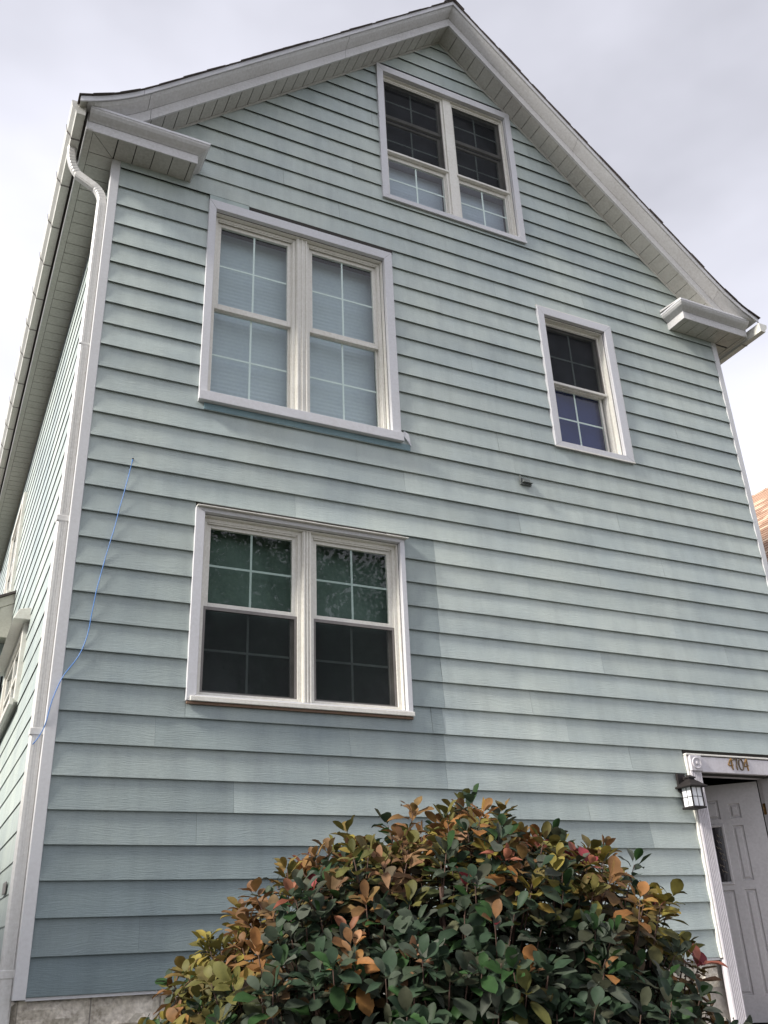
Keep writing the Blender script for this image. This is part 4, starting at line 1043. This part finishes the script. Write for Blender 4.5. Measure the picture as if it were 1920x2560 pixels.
# ------------------------------------------------------------------ leaf material and leaf meshes
def leaf_material():
    mt, nt, b = mat('shrub_leaf')
    at = N(nt, 'ShaderNodeAttribute', attribute_name='leafcol'); g = N(nt, 'ShaderNodeNewGeometry')
    n1 = N(nt, 'ShaderNodeTexNoise', {'Vector': g.outputs['Position'], 'Scale': 38.0, 'Detail': 4.0})
    f = ramp(nt, n1.outputs['Fac'], [(0.3, (0.72, 0.74, 0.72)), (0.7, (1.22, 1.2, 1.2))])
    mx = N(nt, 'ShaderNodeMixRGB', {0: 1.0, 1: at.outputs['Color'], 2: f}, blend_type='MULTIPLY')
    nt.links.new(mx.outputs[0], b.inputs['Base Color']); b.inputs['Roughness'].default_value = 0.55; b.inputs['Specular IOR Level'].default_value = 0.14
    tl = N(nt, 'ShaderNodeBsdfTranslucent'); nt.links.new(mx.outputs[0], tl.inputs['Color'])
    ms = N(nt, 'ShaderNodeMixShader', {0: 0.22, 1: b.outputs[0], 2: tl.outputs[0]}); nt.links.new(ms.outputs[0], nt.nodes['Material Output'].inputs[0]); return mt
LEAF = leaf_material()
def leaf_shape(width, bend, fold, wavy, seed):
    """obovate leaf of unit length along +y, face up +z"""
    st = [(0.0, 0.03), (0.06, 0.06), (0.28, 0.62), (0.55, 0.98), (0.78, 0.88), (0.93, 0.48), (1.0, 0.05)]
    v = []
    for t, w in st:
        hw = w*width/2; z = bend*t*t
        for s in (-1, 0, 1):
            v.append((s*hw, t, z + abs(s)*fold*hw + wavy*math.sin(t*9 + seed + s)*abs(s)))
    f = [(3*i+j, 3*i+j+1, 3*i+j+4, 3*i+j+3) for i in range(6) for j in range(2)]
    return v, f
SHAPES = [leaf_shape(0.60, -0.16, 0.32, 0.015, 0), leaf_shape(0.68, -0.30, 0.18, 0.04, 1), leaf_shape(0.52, 0.14, 0.45, 0.03, 2), leaf_shape(0.74, -0.08, 0.26, 0.04, 4), leaf_shape(0.62, -0.50, 0.14, 0.05, 5), leaf_shape(0.44, -0.62, 0.60, 0.06, 7)]
def set_col(me, cols):
    a = me.color_attributes.new('leafcol', 'FLOAT_COLOR', 'POINT')
    flat = []
    for c in cols: flat += [c[0], c[1], c[2], 1.0]
    a.data.foreach_set('color', flat)

# ------------------------------------------------------------------ the shrub in front of the wall
FV = Vector((0.4523964, 0.89181696, 0)); RV = Vector((0.89181696, -0.4523964, 0))
BC = Vector((CAM.x, CAM.y, 0)) + FV*3.22 + RV*0.12
bush = empty('shrub', (BC.x, BC.y, GZ), None, 'broad rounded shrub with dark green leaves turning yellow, orange and red at the tips', 'shrub')
TOP = [(-0.822, -0.533), (-0.742, -0.103), (-0.689, 0.077), (-0.616, 0.157), (-0.528, 0.217), (-0.448, 0.277), (-0.394, 0.357), (-0.322, 0.417), (-0.225, 0.457), (-0.099, 0.492), (0.008, 0.522), (0.079, 0.527), (0.133, 0.557), (0.231, 0.582), (0.329, 0.537), (0.383, 0.477), (0.472, 0.482), (0.543, 0.492), (0.632, 0.442), (0.695, 0.332), (0.775, 0.242), (0.838, 0.132), (0.873, -0.053), (0.919, -0.453)]
def top_at(s):
    for (a, za), (b, zb) in zip(TOP, TOP[1:]):
        if a <= s <= b: return za + (zb-za)*(s-a)/(b-a)
    return -0.6
def build_shrub():
    r = random.Random(42)
    S0 = 0.12                                        # lateral centre of the outline, measured from the view axis
    tips = []
    T = 0.78
    tries = 0
    while len(tips) < 1250 and tries < 140000:
        tries += 1
        s = r.uniform(-0.84, 0.92)
        ht = top_at(s)
        th = r.uniform(0, math.pi)                   # around the dome from street side to wall side
        rho = r.choice((1.0, 1.0, 0.93, 0.84, 0.72))
        edge = math.sqrt(max(0.0, 1 - ((s - S0*0.4)/1.02)**2))
        t = -math.cos(th)*T*(0.35 + 0.65*edge)*rho
        base_h = -1.0
        z = base_h + (ht - base_h)*(math.sin(th)**0.42)*(1 if rho > 0.9 else 0.9*rho + 0.1) - 0.045
        if z < -0.75: continue
        if t > 0.25 and r.random() < 0.55: continue
        p = BC + RV*(s - S0) + FV*t; p.z = z
        if any((p - q[0]).length_squared < 0.00128 for q in tips): continue
        nrm = (RV*((s - S0*0.4)*0.8) + FV*(t*1.2) + Vector((0, 0, 0.55 + 0.5*max(0, z)))).normalized()
        tips.append((p, nrm, ht - z, s, t, rho))
    GREENS = [(0.030, 0.052, 0.030), (0.040, 0.064, 0.038), (0.058, 0.074, 0.052), (0.028, 0.064, 0.020), (0.076, 0.086, 0.066), (0.040, 0.056, 0.034), (0.052, 0.056, 0.034)]
    TURN = [(0.115, 0.105, 0.030), (0.150, 0.105, 0.030), (0.215, 0.100, 0.034), (0.150, 0.078, 0.034), (0.19, 0.155, 0.034), (0.100, 0.095, 0.028), (0.085, 0.085, 0.026), (0.19, 0.105, 0.060), (0.135, 0.088, 0.045)]
    TURN = [tuple(v*1.12 for v in c) for c in TURN]
    RED = [(0.34, 0.12, 0.085), (0.24, 0.045, 0.055), (0.38, 0.15, 0.095)]
    leaves = []                                      # (score, matrix, shape, colour)
    twig = MB()
    for (p, nrm, below, s, t, rho) in tips:
        outer = rho > 0.9
        L = r.uniform(0.10, 0.20)
        d = (nrm + Vector((r.uniform(-.3, .3), r.uniform(-.3, .3), r.uniform(0.1, .8)))).normalized()
        if outer: p = p + nrm*0.055*noise.noise(p*6.5) + Vector((0, 0, 0.035*noise.noise(p*4.1)))
        tip = p + d*r.uniform(-0.02, 0.05) if outer else p
        if outer and below < 0.22 and r.random() < 0.22: tip = tip + nrm*r.uniform(0.01, 0.03) + Vector((0, 0, r.uniform(0.01, 0.04))); L += 0.04
        root = tip - d*L - Vector((0, 0, 0.03))
        twig.tube([root, (root+tip)/2 + Vector((r.uniform(-.01, .01), r.uniform(-.01, .01), 0.004)), tip], [0.0030, 0.0024, 0.0014], 5)
        high = max(0.0, min(1.0, 1 - (below + 0.10*noise.noise(p*5.0))/0.36))
        pt = (0.07 + 0.92*high) if outer else 0.03
        if s < -0.55: pt = max(pt, 0.55*(below < 0.25))
        turned = r.random() < pt
        redtip = r.random() < (0.045 if outer else 0.0)
        hue = TURN[int((0.5 + 0.62*noise.noise(p*4.2 + Vector((9, 3, 1))))*len(TURN)) % len(TURN)] if r.random() < 0.65 else r.choice(TURN)
        n = r.randint(12, 17); ang = r.uniform(0, 6.28)
        side_ = d.cross(Vector((0.13, 0.21, 0.97))).normalized()
        for i in range(n):
            f = i/(n-1); ang += 2.39996 + r.uniform(-.25, .25)
            pos = tip - d*(L*0.75*(1-f)**1.7)
            rad = Matrix.Rotation(ang, 3, d) @ side_
            lift = 0.05 + 1.05*f**1.5 + r.uniform(-.25, .25)
            ly = (rad*math.cos(lift) + d*math.sin(lift) + Vector((0, 0, -0.10*(1-f)))).normalized()
            upv = (d*math.cos(lift) - rad*math.sin(lift) + Vector((r.uniform(-.35, .35), r.uniform(-.35, .35), 0.25)))
            lx = ly.cross(upv).normalized(); lz = lx.cross(ly)
            size = (0.069 - 0.024*f)*r.uniform(0.68, 1.30)
            pos = pos + ly*0.012
            if turned and f > 0.35 - 0.25*high:
                c = lerp3(hue, r.choice(TURN), r.uniform(0, 0.4))
                if redtip and f > 0.7: c = r.choice(RED)
            elif redtip and f > 0.75: c = lerp3(r.choice(TURN), r.choice(RED), 0.5)
            else:
                c = r.choice(GREENS)
                if turned: c = lerp3(c, hue, 0.35)
            k = r.uniform(0.62, 1.12); c = tuple(v*k for v in c)
            mt4 = Matrix((lx*size, ly*size, lz*size)).transposed().to_4x4(); mt4.translation = pos
            score = (pos - CAM).length + (0 if outer else 2) + (0 if t < 0.0 else 1.5) - 0.25*f + (3 if pos.z < -0.10 else 0)
            leaves.append((score, mt4, r.randrange(len(SHAPES)), c))
    for q in range(5200):                            # older leaves inside the crown
        s = r.uniform(-0.74, 0.80); ht = top_at(s)
        rho = r.uniform(0.25, 0.86); th = r.uniform(0, math.pi)
        t = -math.cos(th)*T*0.85*rho
        z = -1.0 + (ht + 1.0)*(math.sin(th)**0.42)*(0.55 + 0.45*rho) - 0.14 - r.uniform(0, 0.15)
        if -0.30 < z < -0.02 and -0.20 < s < 0.62 and r.random() < 0.4: continue
        p = BC + RV*(s - S0) + FV*t; p.z = z
        ly = Vector((r.uniform(-1, 1), r.uniform(-1, 1), r.uniform(-.5, .5))).normalized(); lx = ly.cross(Vector((r.uniform(-.5, .5), r.uniform(-.5, .5), 1))).normalized(); lz = lx.cross(ly)
        size = r.uniform(0.040, 0.060); c = r.choice(GREENS)
        mt4 = Matrix((lx*size, ly*size, lz*size)).transposed().to_4x4(); mt4.translation = p
        leaves.append((9, mt4, r.randrange(len(SHAPES)), c))
    leaves.sort(key=lambda e: e[0])
    # the 290 that show largest are parts of their own, sharing meshes by shape and colour
    cache = {}
    def key_col(c):
        best = min(GREENS + TURN + RED, key=lambda q: sum((a-b)**2 for a, b in zip(q, c))); return best
    for (sc_, mt4, sh, c) in leaves[:290]:
        kc = key_col(c)
        if (sh, kc) not in cache:
            v, f = SHAPES[sh]; me = bpy.data.meshes.new('leaf'); me.from_pydata(v, [], f); me.materials.append(LEAF)
            me.polygons.foreach_set('use_smooth', [True]*len(f)); set_col(me, [kc]*len(v)); cache[(sh, kc)] = me
        o = bpy.data.objects.new('leaf', cache[(sh, kc)]); col.objects.link(o); o.parent = bush
        mloc = mt4.copy(); mloc.translation = mt4.translation - bush.location; o.matrix_basis = mloc
    V, F, Cc = [], [], []
    for (sc_, mt4, sh, c) in leaves[290:]:
        v, f = SHAPES[sh]; b = len(V)
        for q in v: V.append(tuple(mt4 @ Vector(q) - bush.location)); Cc.append(c)
        F += [tuple(b+i for i in q) for q in f]
    me = bpy.data.meshes.new('foliage'); me.from_pydata(V, [], F); me.materials.append(LEAF); me.polygons.foreach_set('use_smooth', [True]*len(F)); set_col(me, Cc)
    o = bpy.data.objects.new('foliage', me); col.objects.link(o); o.parent = bush; o['kind'] = 'stuff'
    BARK = paint('shrub_bark', (0.075, 0.042, 0.030), (0.04, 0.028, 0.022), 0.6, 30, 0.85, 0.2)
    tw = twig.build('twigs', BARK, bush, kind='stuff')
    for q in range(22):                              # main stems fan out from the base
        a = r.uniform(0, 6.28); rr = r.uniform(0.25, 0.8)
        top = BC + RV*math.cos(a)*rr*0.95 + FV*math.sin(a)*rr*0.6
        s = (top - BC).dot(RV) + S0; top.z = min(0.35, top_at(s) - 0.22) - 0.1*r.random()
        base = BC + Vector((r.uniform(-.10, .10), r.uniform(-.10, .10), 0)); base.z = GZ
        m1 = base.lerp(top, 0.4) + Vector((0, 0, 0.20)) ; m2 = base.lerp(top, 0.75) + Vector((0, 0, 0.12))
        MB().tube([base, m1, m2, top], [0.016, 0.012, 0.008, 0.004], 7).build('branch', BARK, bush)
build_shrub()

# ------------------------------------------------------------------ street trees behind the viewer: one mirrored in the lower windows, one added for shade
BK = paint('tree_bark', (0.10, 0.085, 0.07), (0.05, 0.045, 0.04), 0.6, 8, 0.95, 0.6)
def street_tree(x, y, label, seed, k=1.0):
    tb = Vector((x, y, GZ))
    tree = empty('tree', tb, None, label, 'tree', 'street trees behind the viewer')
    r = random.Random(seed)
    m_ = MB(); c = tb + Vector((0, 0, 6.6*k))
    m_.tube([tb, tb + Vector((0.05, 0, 1.6*k)), tb + Vector((-0.08, 0.1, 3.2*k)), tb + Vector((0.1, 0, 5.4*k)), tb + Vector((0, 0.1, 7.6*k))], [0.24, 0.19, 0.16, 0.10, 0.03], 10)
    for q in range(14):
        a = q*2.4; h = (2.6 + q*0.3)*k; L = (2.6 - q*0.10)*k
        e = tb + Vector((math.cos(a)*L, math.sin(a)*L, h + 1.4)); s0 = tb + Vector((0, 0, h))
        m_.tube([s0, s0.lerp(e, 0.5) + Vector((0, 0, 0.25)), e], [0.07, 0.045, 0.015], 6)
    m_.build('trunk', BK, tree)
    V, F, Cc = [], [], []
    clumps = []
    for q in range(90):
        v = Vector((r.gauss(0, 1), r.gauss(0, 1), r.gauss(0, 1))).normalized(); clumps.append(c + Vector((v.x*2.7, v.y*2.7, v.z*2.5))*k*r.uniform(0.35, 1.0))
    for q in range(int(9000*k*k)):
        cc = clumps[r.randrange(90)]; p = cc + Vector((r.gauss(0, .38*k), r.gauss(0, .38*k), r.gauss(0, .30*k)))
        ly = Vector((r.uniform(-1, 1), r.uniform(-1, 1), r.uniform(-1, .4))).normalized(); lx = ly.cross(Vector((r.uniform(-1, 1), r.uniform(-1, 1), 1))).normalized(); lz = lx.cross(ly)
        s = r.uniform(0.10, 0.17); b = len(V)
        V += [tuple(p - tb + lx*(x*s) + ly*(y*s)) for x, y in ((0, 0), (0.38, 0.5), (0, 1.0), (-0.38, 0.5))]; F.append((b, b+1, b+2, b+3))
        g = r.uniform(0.7, 1.3); Cc += [(0.05*g, 0.10*g, 0.03*g)]*4
    me = bpy.data.meshes.new('crown'); me.from_pydata(V, [], F); me.materials.append(LEAF); set_col(me, Cc)
    o = bpy.data.objects.new('crown', me); col.objects.link(o); o.parent = tree
street_tree(6.7, -12.9, 'tall leafy street tree mirrored in the dark lower window', 8, 1.36)
street_tree(-5.4, -8.8, 'unseen leafy tree added to shade the lower left of the front wall', 9, 1.2)  # added out of view to keep sky light off the lower left wall
